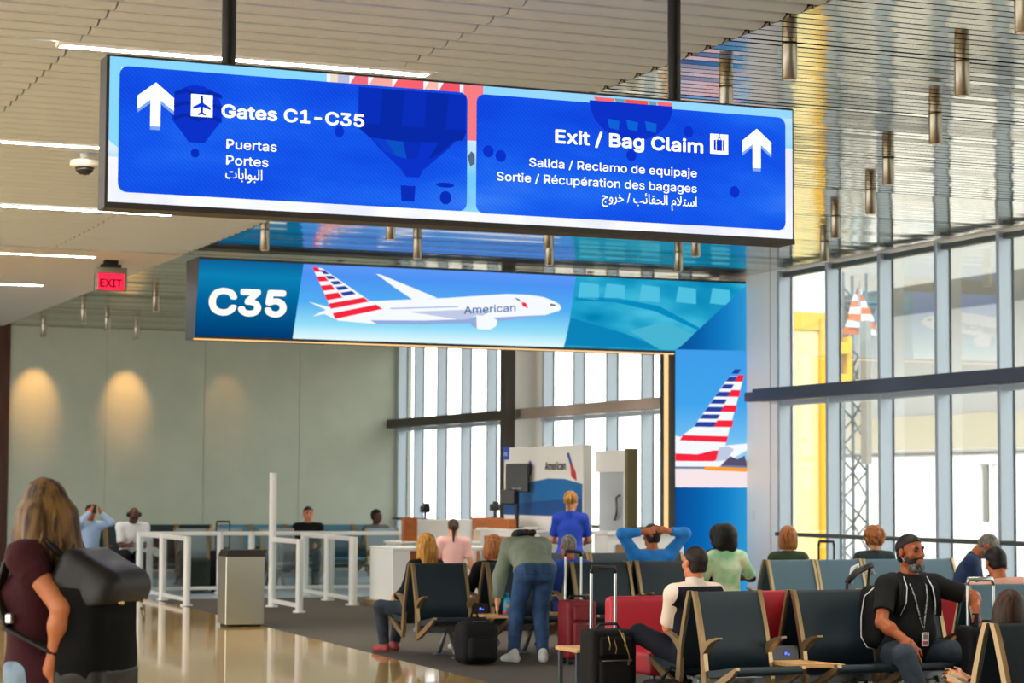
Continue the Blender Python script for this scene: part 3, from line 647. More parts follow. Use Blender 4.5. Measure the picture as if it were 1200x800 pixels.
# ================================================================== tandem seating
M_seat=mat('seat_leather','#1b2930',rough=.5,spec=.35,bump=.06,bscale=160)
M_seat_lit=mat('seat_leather_lit','#43626f',rough=.5,bump=.05,bscale=160)  # same dark seat leather, lightened: daylight put into the colour
M_red=mat('seat_red','#b3182b',rough=.5,bump=.06,bscale=160)
M_champ=mat('champagne_metal','#ab936c',rough=.33,metal=.75)
M_oak=mat('oak_table','#d2a468',rough=.45,noise=.12,nscale=6,stretch=(1,8,8))
M_blk=mat('black_plastic','#141414',rough=.45)
M_gunm=mat('gunmetal','#6b6f70',rough=.4,metal=.7)
ST={}
def smesh(key,f):
    if key not in ST: ST[key]=f()
    return ST[key]
def seatmeshes(w,m):
    k=(round(w,3),m.name)
    def back():
        b=MB(); h=w/2-.022
        prof=[(-.215,.36),(-.16,.58),(-.10,.76),(-.045,.885),(-.030,.90),(-.018,.90),(-.012,.885),(-.05,.76),(-.11,.58),(-.175,.36)]
        b.prism(prof,-h,h,'x',True); return b.mesh('backrest',m)
    def pan():
        b=MB(); h=w/2-.022
        prof=[(-.19,.36),(-.40,.385),(-.60,.415),(-.655,.41),(-.67,.39),(-.655,.365),(-.58,.355),(-.40,.335),(-.19,.315)]
        b.prism(prof,-h,h,'x',True); return b.mesh('seat',m)
    return smesh(('b',)+k,back),smesh(('p',)+k,pan)
def frame_mesh():
    def f():
        b=MB(); h=.0155
        up=[(-.012,.905),(-.05,.906),(-.085,.83),(-.145,.66),(-.20,.48),(-.235,.30),(-.225,.235),(-.185,.23),(-.165,.30),(-.15,.48),(-.10,.66),(-.045,.83)]
        b.prism(up,-h,h,'x')
        rail=[(-.20,.235),(-.34,.285),(-.48,.345),(-.62,.40),(-.67,.42),(-.675,.40),(-.62,.355),(-.48,.29),(-.34,.23),(-.20,.18)]
        b.prism(rail,-h,h,'x'); return b.mesh('side_frame',M_champ)
    return smesh('frame',f)
def arm_mesh():
    def f():
        b=MB(); b.prism([(-.155,.50),(-.20,.555),(-.30,.59),(-.40,.605),(-.405,.592),(-.31,.565),(-.24,.52),(-.165,.45)],-.022,.022,'x'); return b.mesh('armrest',M_champ)
    return smesh('arm',f)
def leg_mesh():
    def f():
        b=MB(); b.tube([(0,-.05,.26),(0,-.20,.06),(0,-.26,.02)],.022,8).tube([(0,.05,.26),(0,.20,.06),(0,.26,.02)],.022,8)
        b.box(-.05,.05,-.30,-.20,0,.02,.006).box(-.05,.05,.20,.30,0,.02,.006); return b.mesh('leg',M_gunm)
    return smesh('leg',f)
def bench(label,x,y,front,back=None,sc=1.,rz=0,group=None,legs=None,seatm=None):
    """back-to-back seating on one beam; front/back: list of (kind,width[,material]) from the left end seen from the front"""
    t=thing('tandem_seating',label,'seating',(x,y,0),rz,group); t.scale=(sc,sc,sc)
    L=sum(m[1] for m in front)
    part('beam',MB().box(.04,L-.04,-.045,.045,.24,.30,.008),M_gunm,t)
    for side,mods in ((0,front),(1,back)):
        if not mods: continue
        u=0.
        for i,m in enumerate(mods):
            kind,w=m[0],m[1]; mm=m[2] if len(m)>2 else (seatm or M_seat); xc=u+w/2
            if side==0: P=lambda n,me,dx=0.: link(n,me,t,(xc+dx,0,0))
            else: P=lambda n,me,dx=0.: link(n,me,t,(xc+dx,0,0),(0,0,PI))
            if kind=='seat':
                bm,pm=seatmeshes(w,mm); P('backrest',bm); P('seat',pm)
                P('side_frame',frame_mesh(),-w/2+.02); P('side_frame',frame_mesh(),w/2-.02)
                prev=mods[i-1][0] if i else None
                P('armrest',arm_mesh(),-w/2+.024); 
                if i==len(mods)-1 or mods[i+1][0]!='seat': P('armrest',arm_mesh(),w/2-.024)
            elif kind=='table':
                s=1 if side==0 else -1
                b=MB(); h=w/2-.005; b.prism([(-h,-.10*s),(h,-.10*s),(h+.02,-.62*s),(-h+.02,-.66*s)][::s],.395,.42,'z')
                part('table_top',b,M_oak,t,(xc,0,0))
            elif kind=='power':
                s=1 if side==0 else -1
                b=MB(); h=w/2-.005; b.prism([(-h,-.08*s),(h,-.08*s),(h+.10,-.62*s),(-h+.0,-.50*s)][::s],.395,.42,'z')
                part('table_top',b,M_oak,t,(xc,0,0))
                q=part('power_box',MB().prism([(-.17*s,.42),(-.09*s,.42),(-.09*s,.52),(-.16*s,.52)],-h+.01,h-.01,'x'),mat('power_black','#1d1b1a',rough=.35),t,(xc,0,0))
                part('led',MB().box(-.008,.008,-.176*s-.002,-.172*s+.002,.46,.476).box(.02,.03,-.176*s-.002,-.172*s+.002,.455,.465),glow('blue_led','#4a5cff',3.),q)
            elif kind=='narrow_back':
                bm,_=seatmeshes(w,mm); P('backrest',bm); P('side_frame',frame_mesh(),(w/2-.02)*(-1 if side else 1))
            u+=w
    for lx in (legs or (.35,L-.35)): link('leg',leg_mesh(),t,(lx,0,0))
    return t
S=lambda w,*m:('seat',w)+m
bench('dark tandem seats where the person in jeans bends over, black backpack below',7.25,20.15,[S(.57),('power',.2),S(.6),('table',.3),S(.65)],[S(.57),('gap',.2),S(.6),('gap',.3),S(.65)],legs=(.4,1.3,2.1))
bench('seats holding the person in bright blue with hands on head',9.70,20.3,[S(.63),('table',.85)],[S(.63),('table',.85)],legs=(.3,1.2))
bench('four blue-grey seats in a row just below the big window wall',11.2,20.3,[S(.57)]*4,[S(.57)]*4,legs=(.3,1.15,2.0),seatm=M_seat_lit)
bench('dark seats with red backs behind, beside the seated person in black T-shirt',7.13,14.0,[S(.55),('power',.24),S(.62),S(.60),('table',.25)],[S(.55),('narrow_back',.24,M_red),S(.62),S(.60),('narrow_back',.25,M_red)],legs=(.35,1.3,2.0))
bench('seats below the pink-shirted person at the right edge',9.73,14.5,[S(.62),S(.62)],[S(.62),S(.62)],legs=(.4,.95),seatm=M_seat_lit)
bench('nearest dark seats with champagne A-frame in the bottom right corner',6.93,10.1,[S(.6),S(.6)],[S(.6),S(.6)],legs=(.4,.9))
bench('dark green-grey seats half hidden behind the black suitcase handle',9.9,23.2,[S(.6),S(.6),S(.6)],[S(.6),S(.6),S(.6)],legs=(.4,1.4))
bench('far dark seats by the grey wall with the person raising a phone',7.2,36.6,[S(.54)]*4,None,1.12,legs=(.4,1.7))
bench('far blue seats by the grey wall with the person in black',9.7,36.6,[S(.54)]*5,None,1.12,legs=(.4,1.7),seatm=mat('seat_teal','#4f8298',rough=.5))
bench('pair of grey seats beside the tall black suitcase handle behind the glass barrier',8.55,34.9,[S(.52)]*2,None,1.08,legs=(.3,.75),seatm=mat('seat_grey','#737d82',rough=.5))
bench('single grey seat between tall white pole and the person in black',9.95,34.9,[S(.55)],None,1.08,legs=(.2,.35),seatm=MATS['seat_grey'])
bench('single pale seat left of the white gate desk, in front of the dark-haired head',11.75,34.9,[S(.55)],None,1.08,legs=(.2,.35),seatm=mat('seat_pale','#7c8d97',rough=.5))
# red lounge chair behind the person in waistcoat
t=thing('lounge_chair','low red lounge chair behind the raised knee of the person in waistcoat','chair',(7.63,15.5,0),PI)
soft('backrest',[rbox((0,-.08,.55),(.36,.03,.20),.045,k=.02)],M_red,t,.012)
soft('seat',[rbox((0,.30,.33),(.36,.33,.05),.04)],M_red,t,.012)
for sx in (-1,1):
    for yy in (-.05,.55): part('leg',MB().cyl((sx*.32,yy,0),(sx*.32,yy,.28),.018,n=10),M_gunm,t)
# ================================================================== luggage
M_handle=mat('trolley_steel','#b9c0c0',rough=.3,metal=.85)
M_bag=mat('black_nylon','#0a0a0b',rough=.75,spec=.25,bump=.25,bscale=220)
def suitcase(label,x,y,w,d,h,m,ext,rz=0,grip=None,pocket=True,hm=None,cat='suitcase',z=0,group=None):
    t=thing('suitcase',label,cat,(x,y,z),rz,group); hm=hm or M_handle
    soft('shell',[rbox((0,0,.05+h/2),(w/2-.035,d/2-.035,h/2-.035),.035)],m,t,.011)
    if pocket:
        p=soft('front_pocket',[rbox((0,-d/2-.005,.05+h*.33),(w/2-.07,.012,h*.25),.02)],m,t,.010)
        b=MB(); b.tube([(-w/2+.06,-d/2-.036,.05+h*.60),(w/2-.06,-d/2-.036,.05+h*.60)],.004,6); b.box(w/2-.1,w/2-.085,-d/2-.045,-d/2-.035,.05+h*.54,.05+h*.60); part('zipper',b,M_gunm,p)
        soft('upper_pocket',[rbox((0,-d/2-.002,.05+h*.78),(w/2-.07,.01,h*.10),.016)],m,t,.010)
    for sx in (-1,1):
        for yy in (-d/2+.05,d/2-.05): part('wheel',MB().cyl((sx*(w/2-.05)-.015,yy,.03),(sx*(w/2-.05)+.015,yy,.03),.03,n=14),M_blk,t)
    a=MB().tube([(-.09,0,h+.05),(-.07,0,h+.085),(.07,0,h+.085),(.09,0,h+.05)],.011,8); part('carry_handle',a,M_blk,t)
    if ext:
        hw=w*.27; z0=h*.6
        q=part('telescopic_handle',MB().cyl((-hw,d/2-.04,z0),(-hw,d/2-.04,h+.05+ext),.0115,n=10).cyl((hw,d/2-.04,z0),(hw,d/2-.04,h+.05+ext),.0115,n=10),hm,t)
        part('grip',MB().tube([(-hw,d/2-.04,h+.03+ext),(-hw*.92,d/2-.04,h+.075+ext),(hw*.92,d/2-.04,h+.075+ext),(hw,d/2-.04,h+.03+ext)],.017,10),grip or M_blk,q)
    return t
M_rlug=mat('red_luggage','#7a0d16',rough=.6,bump=.2,bscale=220)
suitcase('red cloth suitcase with tall silver handle beside the person in jeans',8.50,19.0,.30,.26,.54,M_rlug,.42)
t=suitcase('black suitcase with tall silver trolley handle left of the person in waistcoat',6.87,14.8,.36,.25,.55,M_bag,.42)
for x0,z0 in ((-.07,.50),(-.02,.47),(.05,.52)): part('zip_pull',MB().tube([(x0,-.15,z0+.06),(x0+.01,-.17,z0),(x0+.005,-.165,z0-.04)],.0035,6),M_champ,t)
part('chain_strap',MB().tube([(.03,-.125,.60),(.06,-.16,.52),(.09,-.17,.42),(.10,-.165,.36)],.005,6),mat('chain_gold','#a98b4e',rough=.3,metal=.9),t)
def bag(label,x,y,groups,m,cat='bag',name='bag',z=0,rz=0,h=.012,extra=None):
    t=thing(name,label,cat,(x,y,z),rz); soft('body',groups,m,t,h)
    if extra: extra(t)
    return t
def ex(t):
    part('strap',MB().tube([(-.1,-.02,.24),(-.02,-.05,.36),(.08,-.04,.33),(.14,0,.22)],.012,7),M_bag,t)
    part('buckle',MB().box(-.03,.03,-.155,-.14,.15,.19,.004),M_champ,t)
bag('small black handbag on the floor beside the black suitcase',7.12,14.28,[rbox((0,0,.14),(.14,.07,.08),.05)],M_bag,name='handbag',extra=ex)
def ex(t):
    soft('front_pocket',[rbox((0,-.165,.16),(.10,.02,.07),.035)],M_bag,t,.012)
    part('haul_loop',MB().tube([(-.04,.04,.42),(-.02,.05,.47),(.02,.05,.47),(.04,.04,.42)],.010,7),M_bag,t)
    part('zipper',MB().tube([(-.14,-.12,.14),(-.13,-.11,.32),(-.06,-.08,.40),(.06,-.08,.40),(.13,-.11,.32),(.14,-.12,.14)],.005,6),M_gunm,t)
bag('black backpack standing on the carpet under the left seats',7.57,19.2,[rbox((0,0,.20),(.11,.08,.12),.07),ell((0,.02,.32),(.14,.11,.12),k=.06)],M_bag,'backpack','backpack',extra=ex)
t=suitcase('black cabin suitcase behind the arm of the person in black T-shirt',9.07,13.24,.36,.26,.62,M_bag,.30,hm=M_handle,grip=M_handle,rz=R(-12))
part('luggage_label',MB().box(.10,.16,-.14,-.13,.58,.62,.003),mat('label_pale','#9fb0bd',rough=.4),t)
suitcase('dark suitcase with thin black handle standing by the glass wall',12.05,16.2,.38,.25,.58,mat('navy_luggage','#1c2a55',rough=.6),.50,hm=M_blk,pocket=False,rz=R(10))
suitcase('small suitcase handle showing behind the curly-haired person',12.75,21.6,.36,.24,.58,M_bag,.40,hm=M_blk,pocket=False)
suitcase('black suitcase with tall black handle next to the person in white T-shirt',9.15,33.93,.42,.28,.60,M_bag,.42,hm=M_blk,rz=R(8))
bag('dark green duffel bag standing beside the far black suitcase',8.66,33.9,[rbox((0,0,.28),(.14,.11,.18),.08)],mat('dark_green_bag','#2a2e26',rough=.8),'bag','duffel_bag')
# water bottle on the power table
t=thing('water_bottle','teal water bottle on the wooden table beside the bending person','bottle',(8.06,19.66,.421))
part('body',MB().lathe([(0,0),(.034,0),(.037,.01),(.037,.13),(.03,.155),(.02,.175),(0,.175)],n=18),mat('bottle_teal','#1591b3',rough=.3),t)
part('cap',MB().lathe([(0,.175),(.022,.175),(.022,.205),(.012,.215),(0,.215)],n=16),mat('bottle_cap','#0b6f98',rough=.4),t)
part('sticker',MB().lathe([(.0375,.012),(.0378,.014),(.0378,.04),(.0375,.042)],n=18),mat('sticker_red','#c53a26',rough=.5),t)
part('sticker',MB().prism(ellipse(0,.09,.016,.022,14),-.0385,-.036,'y'),mat('sticker_orange','#e9a03c',rough=.5),t)
part('cable',MB().tube([(.38,-.62,.30),(.40,-.58,.16),(.50,-.52,.05),(.56,-.5,.14),(.5,-.5,.24)],.007,6),M_blk,bpy.data.objects['tandem_seating'],(.3,.3,0))
# small table left of the black suitcase
t=thing('side_table','little oak side table with dark legs left of the black suitcase','table',(6.97,15.5,0))
part('table_top',MB().box(-.13,.13,-.20,.20,.39,.42,.006),M_oak,t)
for sx in (-1,1):
    for sy in (-1,1): part('leg',MB().box(sx*.10-.014,sx*.10+.014,sy*.16-.014,sy*.16+.014,0,.39),mat('slate_leg','#3a434b',rough=.5),t)
# ================================================================== glass barriers
M_post2=mat('barrier_white','#d8d8d2',rough=.4); M_bglass=glass('barrier_glass',(.93,.96,.96))
def barrier(label,pts,h=.95,tall=None,post_r=.05,sect=True):
    t=thing('glass_barrier',label,'barrier',(pts[0][0],pts[0][1],0)); o=np.array(pts[0])
    Q=[np.array(p)-o for p in pts]
    for i,q in enumerate(Q):
        hh=tall if (tall and i==0) else h
        part('post',MB().cyl((q[0],q[1],0),(q[0],q[1],hh),post_r,n=16),M_post2,t)
        part('base_plate',MB().cyl((q[0],q[1],0),(q[0],q[1],.02),post_r*1.7,n=18),M_post2,t)
    for a,b in zip(Q[:-1],Q[1:]):
        d=b-a; L=np.hypot(*d); an=math.atan2(d[1],d[0])
        part('top_rail',MB().box(0,L,-.035,.035,h-.06,h,.006),M_post2,t,(a[0],a[1],0),(0,0,an))
        part('bottom_rail',MB().box(0,L,-.025,.025,.06,.11),M_post2,t,(a[0],a[1],0),(0,0,an))
        part('pane',MB().box(post_r,L-post_r,-.006,.006,.11,h-.06),M_bglass,t,(a[0],a[1],0),(0,0,an))
    return t
barrier('glass barrier panel nearest the floor edge, left of the steel bin',[(7.58,30.1),(7.62,31.7),(7.66,33.35)])
barrier('long white-railed glass barrier running across in front of the far seats',[(7.85,33.5),(8.95,33.5),(9.45,33.5),(10.75,33.5),(12.0,33.5)])
barrier('glass gate panel hung from the tall white pole',[(8.62,29.5),(8.57,28.05)],tall=1.83,h=.95)
barrier('three-post glass barrier between the tall pole and white desk',[(9.82,29.6),(9.90,31.0),(9.97,32.4)],post_r=.06)
# ================================================================== steel bin
t=thing('litter_bin','square brushed steel litter bin with black top on the polished floor','bin',(6.82,25.24,0),R(-2))
M_ss=mat('brushed_steel','#b8b9a8',rough=.32,metal=.8,bump=.05,bscale=60,stretch=(1,1,30))
part('body',MB().box(0,.46,0,.42,.03,.82,.006),M_ss,t); part('plinth',MB().box(.03,.43,.03,.39,0,.03),M_dark,t)
part('lid',MB().add([(-.005,-.005,.82),(.465,-.005,.82),(.465,.425,.82),(-.005,.425,.82),(.03,.03,.895),(.43,.03,.895),(.43,.39,.895),(.03,.39,.895)],[(0,1,5,4),(1,2,6,5),(2,3,7,6),(3,0,4,7),(4,5,6,7),(3,2,1,0)]),mat('bin_lid','#241d1a',rough=.35),t)
part('deposit_flap',MB().box(.06,.24,.06,.2,.893,.899,.002),mat('flap_slate','#59667a',rough=.3),t)
# ================================================================== gate desks and backdrop
M_wh=mat('desk_white','#efeee8',rough=.4); M_wood=mat('desk_wood','#b5662c',rough=.45,noise=.15,nscale=5,stretch=(1,8,8)); M_beige=mat('desk_beige','#d5c1a2',rough=.5)
t=thing('gate_desk','white open-fronted gate desk at the end of the three-post barrier','desk',(10.1,28.75,0))
part('side_panel',MB().box(0,.26,0,.95,.0,.78,.008),M_wh,t); part('top',MB().box(0,1.75,-.02,.97,.78,.82,.006),M_wh,t)
for z in (.28,.52): part('shelf',MB().box(.26,1.7,.05,.95,z,z+.03),mat('shelf_blue','#c4d4da',rough=.4),t)
part('side_panel',MB().box(1.68,1.75,0,.95,0,.78),M_wh,t); part('drawer_box',MB().box(.75,1.05,.2,.8,.55,.77),M_wood,t); part('plinth',MB().box(-.12,.2,.1,.9,0,.09),M_champ,t)
t=thing('agent_counter','long agent counter with wood and white ledge below the far windows','counter',(11.1,31.2,0))
part('body',MB().box(0,1.95,0,.7,0,.80,.006),M_wh,t); part('worktop',MB().box(-.03,1.98,-.05,.72,.80,.84,.006),M_wh,t)
part('wood_screen',MB().box(.04,.25,0,.12,.84,1.20,.005),M_wood,t); part('white_screen',MB().box(.25,1.14,.02,.12,.84,1.17,.005),M_wh,t); part('wood_screen',MB().box(1.14,1.62,0,.12,.84,1.20,.005),M_wood,t); part('beige_screen',MB().box(1.14,1.45,-.012,0,.84,1.02),M_beige,t)
part('wood_panel',MB().box(1.2,1.6,-.014,0,.35,.70),M_wood,t); part('wood_panel',MB().box(.1,.5,-.014,0,.3,.7),M_wood,t)
def scanner(label,x,y,z):
    t=thing('boarding_scanner',label,'scanner',(x,y,z))
    part('stand',MB().cyl((0,0,0),(0,0,.10),.018,n=10).cyl((0,0,0),(0,0,.012),.05,n=14),M_blk,t); part('head',MB().box(-.07,.07,-.04,.05,.10,.20,.012),M_blk,t); part('hood',MB().box(-.05,.05,-.06,-.03,.14,.24,.01),M_blk,t)
scanner('left small black scanner on the agent counter ledge',11.5,31.27,1.171); scanner('right small black scanner on the agent counter ledge, nearer the dark post',12.62,31.27,1.201)
t=thing('podium','wood-trimmed white podium with papers under the tilted black screen','podium',(12.0,28.1,0))
part('body',MB().box(0,.42,0,2.2,0,1.02,.008),M_wh,t); part('top',MB().box(-.05,.46,-.05,2.25,1.02,1.06,.006),M_wh,t); part('wood_band',MB().box(-.016,0,.6,2.0,.55,.95),M_wood,t); part('ledge',MB().box(.0,.12,1.1,1.9,1.06,1.2,.006),M_wood,t)
pp=thing('paper_stack','untidy stack of papers on the podium beside the person in royal blue','papers',(12.17,28.75,1.062))
for i,(a,b_) in enumerate(((0,.1),(.5,-.05),(-.4,.05))): part('sheet',MB().box(-.11,.11,-.15,.15,i*.012,i*.012+.010),M_white,pp,(0,b_*.6,0),(.0,.0,a))
t=thing('display_screen','black tilted screen on a pole in front of the airline backdrop','screen',(12.29,29.6,1.061))
part('pole',MB().cyl((0,0,0),(0,.0,.55),.03,n=12).cyl((0,0,0),(0,0,.02),.10,n=18),M_blk,t)
p=part('panel',MB().box(-.03,.03,-.20,.18,.52,.93,.012),M_blk,t,(0,0,0),(0,0,R(38))); part('housing',MB().box(-.09,-.03,-.02,.24,.34,.56,.02),M_blk,t,(0,0,0),(0,0,R(38)))
part('badge',MB().box(-.034,-.030,-.08,.06,.565,.58),mat('badge_grey','#8c8c84',rough=.4),p)
t=thing('backdrop_wall','white and blue airline backdrop panel behind the person in royal blue','panel',(12.5,27.75,0))
part('panel',MB().box(0,.14,0,2.86,0,2.24,.008),M_white,t)
bl=MB().flat([(0.02,1.25),(2.84,1.25),(2.84,1.25),(2.84,1.60),(2.3,1.66),(1.7,1.74),(1.2,1.78),(.6,1.77),(.02,1.70)],-.003,'x')
part('blue_wave',bl,mat('backdrop_blue','#1b6fb4',rough=.45),t)
bl=MB().flat([(0.02,1.25),(2.84,1.25),(2.84,1.38),(1.7,1.45),(.02,1.50)],-.004,'x'); part('deep_wave',bl,mat('backdrop_deep','#0f4f95',rough=.45),t)
def onwall(name,txt,y1,z,h,w,m,bold=0):
    me=text_mesh(txt,h,w,bold); me.materials.append(m); return link(name,me,t,(-.006,y1,z),(0,0,-PI/2))
onwall('airline_name','American',1.30,1.90,.15,.72,mat('name_black','#26282c',rough=.5),.02)
for nm,pts,m in (('flight_symbol_blue',[(.54,2.12),(.47,2.14),(.36,1.98),(.42,1.95)],'#3a5ba8'),('flight_symbol_red',[(.36,1.98),(.42,1.95),(.38,1.80),(.20,1.74),(.24,1.86)],'#d0393a')):
    part(nm,MB().flat(pts,-.006,'x'),mat(nm,m,rough=.5),t)
part('alliance_badge',MB().flat(ellipse(1.86,1.93,.07,.11,16),-.006,'x'),mat('badge_purple','#5b4a9a',rough=.5),t)
sq=part('gate_square',MB().box(-.02,-.001,2.66,2.86,2.06,2.25),mat('gate_blue','#2f55d0',rough=.5),t); me=text_mesh('C35',.06,.14,.02); me.materials.append(M_white); link('gate_number',me,sq,(-.022,2.83,2.12),(0,0,-PI/2))
t=thing('door_unit','white door unit with curved pull handle right of the backdrop','door',(12.68,26.75,0))
part('frame',MB().box(0,.12,0,.09,0,2.15).box(0,.12,.09,.98,1.86,2.15),M_white,t); part('side_post',MB().box(-.02,.12,-.09,0,0,2.17),mat('door_olive','#77704a',rough=.5),t)
d=part('door',MB().box(.05,.09,.09,.98,0,1.86),mat('door_grey','#b9bec4',rough=.4),t); part('handle',MB().tube([(.05,.30,1.55),(-.01,.29,1.52),(-.01,.28,1.30),(.02,.40,1.22)],.016,8),M_gunm,d)
t=thing('queue_counter','long white waist-high counter between the backdrop and the portal leg','counter',(12.1,26.95,0)); t.location=(11.55,24.9,0)
part('body',MB().box(0,1.05,0,.4,0,1.06,.008),M_wh,t); part('top',MB().box(-.02,1.08,-.03,.43,1.06,1.11,.008),M_wh,t)
part('wood_end',MB().box(.12,.26,-.03,-.002,.72,.95,.004),mat('end_wood','#9a7648',rough=.5),t)
# ================================================================== people
def rx(a): c,s=math.cos(a),math.sin(a); return np.array([[1,0,0],[0,c,-s],[0,s,c]])
def ry(a): c,s=math.cos(a),math.sin(a); return np.array([[c,0,s],[0,1,0],[-s,0,c]])
def rzm(a): c,s=math.cos(a),math.sin(a); return np.array([[c,-s,0],[s,c,0],[0,0,1]])
def unit(v): v=np.array(v,float); return v/max(np.linalg.norm(v),1e-9)
def ik(a,t,l1,l2,hint):
    a=np.array(a,float);t=np.array(t,float);d=t-a;L=np.linalg.norm(d)
    if L>l1+l2-.004: t=a+d/L*(l1+l2-.004); d=t-a; L=l1+l2-.004
    n=d/L; x=(l1*l1-l2*l2+L*L)/(2*L); y=math.sqrt(max(l1*l1-x*x,0)); h=np.array(hint,float); h=h-n*(h@n)
    return a+n*x+unit(h)*y,t
SK={k:mat('skin_'+k,c,rough=.5,spec=.35,bump=.04,bscale=300) for k,c in dict(fair='#d99a72',tan='#b8683e',brown='#9a5129',deep='#553020',pink='#cf7f58').items()}
def cloth(name,c,**k): return mat('cloth_'+name,c,rough=k.pop('rough',.85),bump=k.pop('bump',.18),bscale=k.pop('bscale',120),**k)
HR={k:mat('hair_'+k,c,rough=.55,spec=.3,noise=.5,nscale=9,stretch=(6,6,.7),c2=c2) for k,c,c2 in (('black','#17110e','#0a0807'),('brown','#4a2f1c','#24150c'),('dark','#2a1a12','#120b08'),('ginger','#b5703a','#7d4520'),('blond','#c79a5c','#8a6230'),('honey','#a98352','#4a341d'),('grey','#8a8478','#5a554c'),('golden','#c98f3c','#8a5a1f'))}
def finger_prims(W,fd,pn,side,S,curl=.5,spread=1.,k=.006):
    """palm, four fingers and thumb. fd: direction of the hand, pn: palm normal (the side fingers curl to)"""
    fd=unit(fd); pn=unit(np.array(pn)-fd*(np.array(pn)@fd)); ac=np.cross(fd,pn)*side   # ac points to the thumb side
    P=[]; M=np.stack([ac,fd,pn],1)
    c=W+fd*.048*S
    P.append(rbox(c,(.028*S,.036*S,.004*S),.010*S,M,k=.012))
    for i,(o,l) in enumerate(((.030,.070),(.010,.078),(-.010,.073),(-.029,.058))):
        b=W+fd*.086*S+ac*o*S; r=.0088*S if i<3 else .0078*S; d=unit(fd+ac*(o*4*spread)); p=b
        for j,f in enumerate((.44,.32,.24)):
            a=curl*(.55+.35*j); d=unit(d*math.cos(a)+pn*math.sin(a)); q=p+d*l*f*S
            P.append(cap(p,q,r*(1-.08*j),r*(1-.08*(j+1)),k=k)); p=q
    b=W+fd*.030*S+ac*.026*S; m=b+unit(ac*.85+fd*.7+pn*.35)*.040*S; e=m+unit(ac*.15+fd*.95+pn*.35)*.036*S
    P+= [cap(b,m,.0125*S,.0105*S,k=.012),cap(m,e,.0105*S,.0085*S,k=k)]
    return P
def person(label,loc,rz,sp,group=None):
    S=sp.get('S',1.); g=sp.get('g',1.); fem=sp.get('fem',False); h=sp.get('h',.011); sit=sp.get('sit',True)
    t=thing('person',label,'person',(loc[0],loc[1],loc[2] if len(loc)>2 else 0.),rz,group)
    P=np.array(sp.get('pelvis',(0,0,.50 if sit else .93*S)),float)
    T=rzm(sp.get('twist',0))@ry(sp.get('side',0))@rx(-sp.get('lean',0.)); PT=rzm(sp.get('ptwist',0))@rx(-sp.get('plean',sp.get('lean',0)*.4))
    A=lambda x,y,z: P+T@(np.array((x,y,z))*S)
    curve=sp.get('slouch',0.)
    N=A(0,-.012+curve*.08,.50); sw=.152 if fem else .182
    SHR=A(sw*(.5+.5*g),-.005+curve*.07,.445+sp.get('shrug',0)); SHL=A(-sw*(.5+.5*g),-.005+curve*.07,.445+sp.get('shrug',0))
    Hd=T@rzm(sp.get('hyaw',0))@rx(sp.get('hpitch',0))@ry(sp.get('hroll',0))
    nk=unit(T@np.array([0,.16+sp.get('nfwd',0),1.])); HB=N+nk*.055*S; HC=HB+Hd@(np.array([0,.012,.118])*S)
    hs=S*.985
    X=lambda x,y,z: HC+Hd@(np.array((x,y,z))*hs)
    hipR=P+PT@(np.array((.088,0,-.02))*S*(.6+.4*g)); hipL=P+PT@(np.array((-.088,0,-.02))*S*(.6+.4*g))
    L1,L2=.43*S,.415*S
    fR=np.array(sp.get('footR',(.12,.42,.085) if sit else (.10,0,.085)),float); fL=np.array(sp.get('footL',(-.12,.42,.085) if sit else (-.10,0,.085)),float)
    knR,anR=ik(hipR,fR,L1,L2,sp.get('kneeR',(.1,.3,1) if sit else (0,1,.1))); knL,anL=ik(hipL,fL,L1,L2,sp.get('kneeL',(-.1,.3,1) if sit else (0,1,.1)))
    U1,U2=.29*S,.255*S
    dR=(.20,.28,.62) if sit else (.20*S+.02,.05,.84*S); dL=(-.20,.28,.62) if sit else (-.20*S-.02,.05,.84*S)
    elR,wrR=ik(SHR,sp.get('handR',dR),U1,U2,sp.get('elbR',(.35,-.9,-.3))); elL,wrL=ik(SHL,sp.get('handL',dL),U1,U2,sp.get('elbL',(-.35,-.9,-.3)))
    ag=.55+.45*g
    # ---- bare body, one surface
    B=[]
    def torso(infl=0.,k=.05):
        q=[ell(P+PT@np.array((0,0,.0)),np.array((.165*g,.115*g,.13))*S+infl,PT,k),
           ell(A(0,.006+curve*.02,.15),np.array((.142*g,.105*g,.15))*S+infl,T,k), ell(A(0,-.004+curve*.05,.315),np.array(((.15 if fem else .163)*(.4+.6*g),.108*(.4+.6*g),.165))*S+infl,T,k),
           cap(SHL,SHR,.058*S*ag+infl,k=k), cap(N+T@np.array((-.03,0,-.01))*S,SHL,.042*S+infl,.048*S+infl,k), cap(N+T@np.array((.03,0,-.01))*S,SHR,.042*S+infl,.048*S+infl,k),
           ell(P+PT@(np.array((.08,-.07,-.04))*S),np.array((.09,.09,.10))*S*g**.5+infl,PT,k), ell(P+PT@(np.array((-.08,-.07,-.04))*S),np.array((.09,.09,.10))*S*g**.5+infl,PT,k)]
        if fem: q+=[ell(A(.075,.085+curve*.05,.30),np.array((.068,.062,.07))*S+infl*.7,T,k),ell(A(-.075,.085+curve*.05,.30),np.array((.068,.062,.07))*S+infl*.7,T,k)]
        if sp.get('belly'): q.append(ell(A(0,.05,.13),np.array((.14*g,.10*g,.13))*S+infl,T,k))
        return q
    B+=torso()
    B+=[cap(N-nk*.05*S,HB+Hd@np.array((0,-.012,.03))*S,.058*S*(.5+.5*g),.053*S*(.6+.4*g),.03)]
    for sh,el,wr in ((SHR,elR,wrR),(SHL,elL,wrL)):
        B+=[cap(sh,el,.050*S*ag,.040*S*ag,.03),cap(el,wr,.040*S*ag,.026*S,.02),ell(el+(wr-el)*.28,(.043*S*ag,)*3,None,.03)]
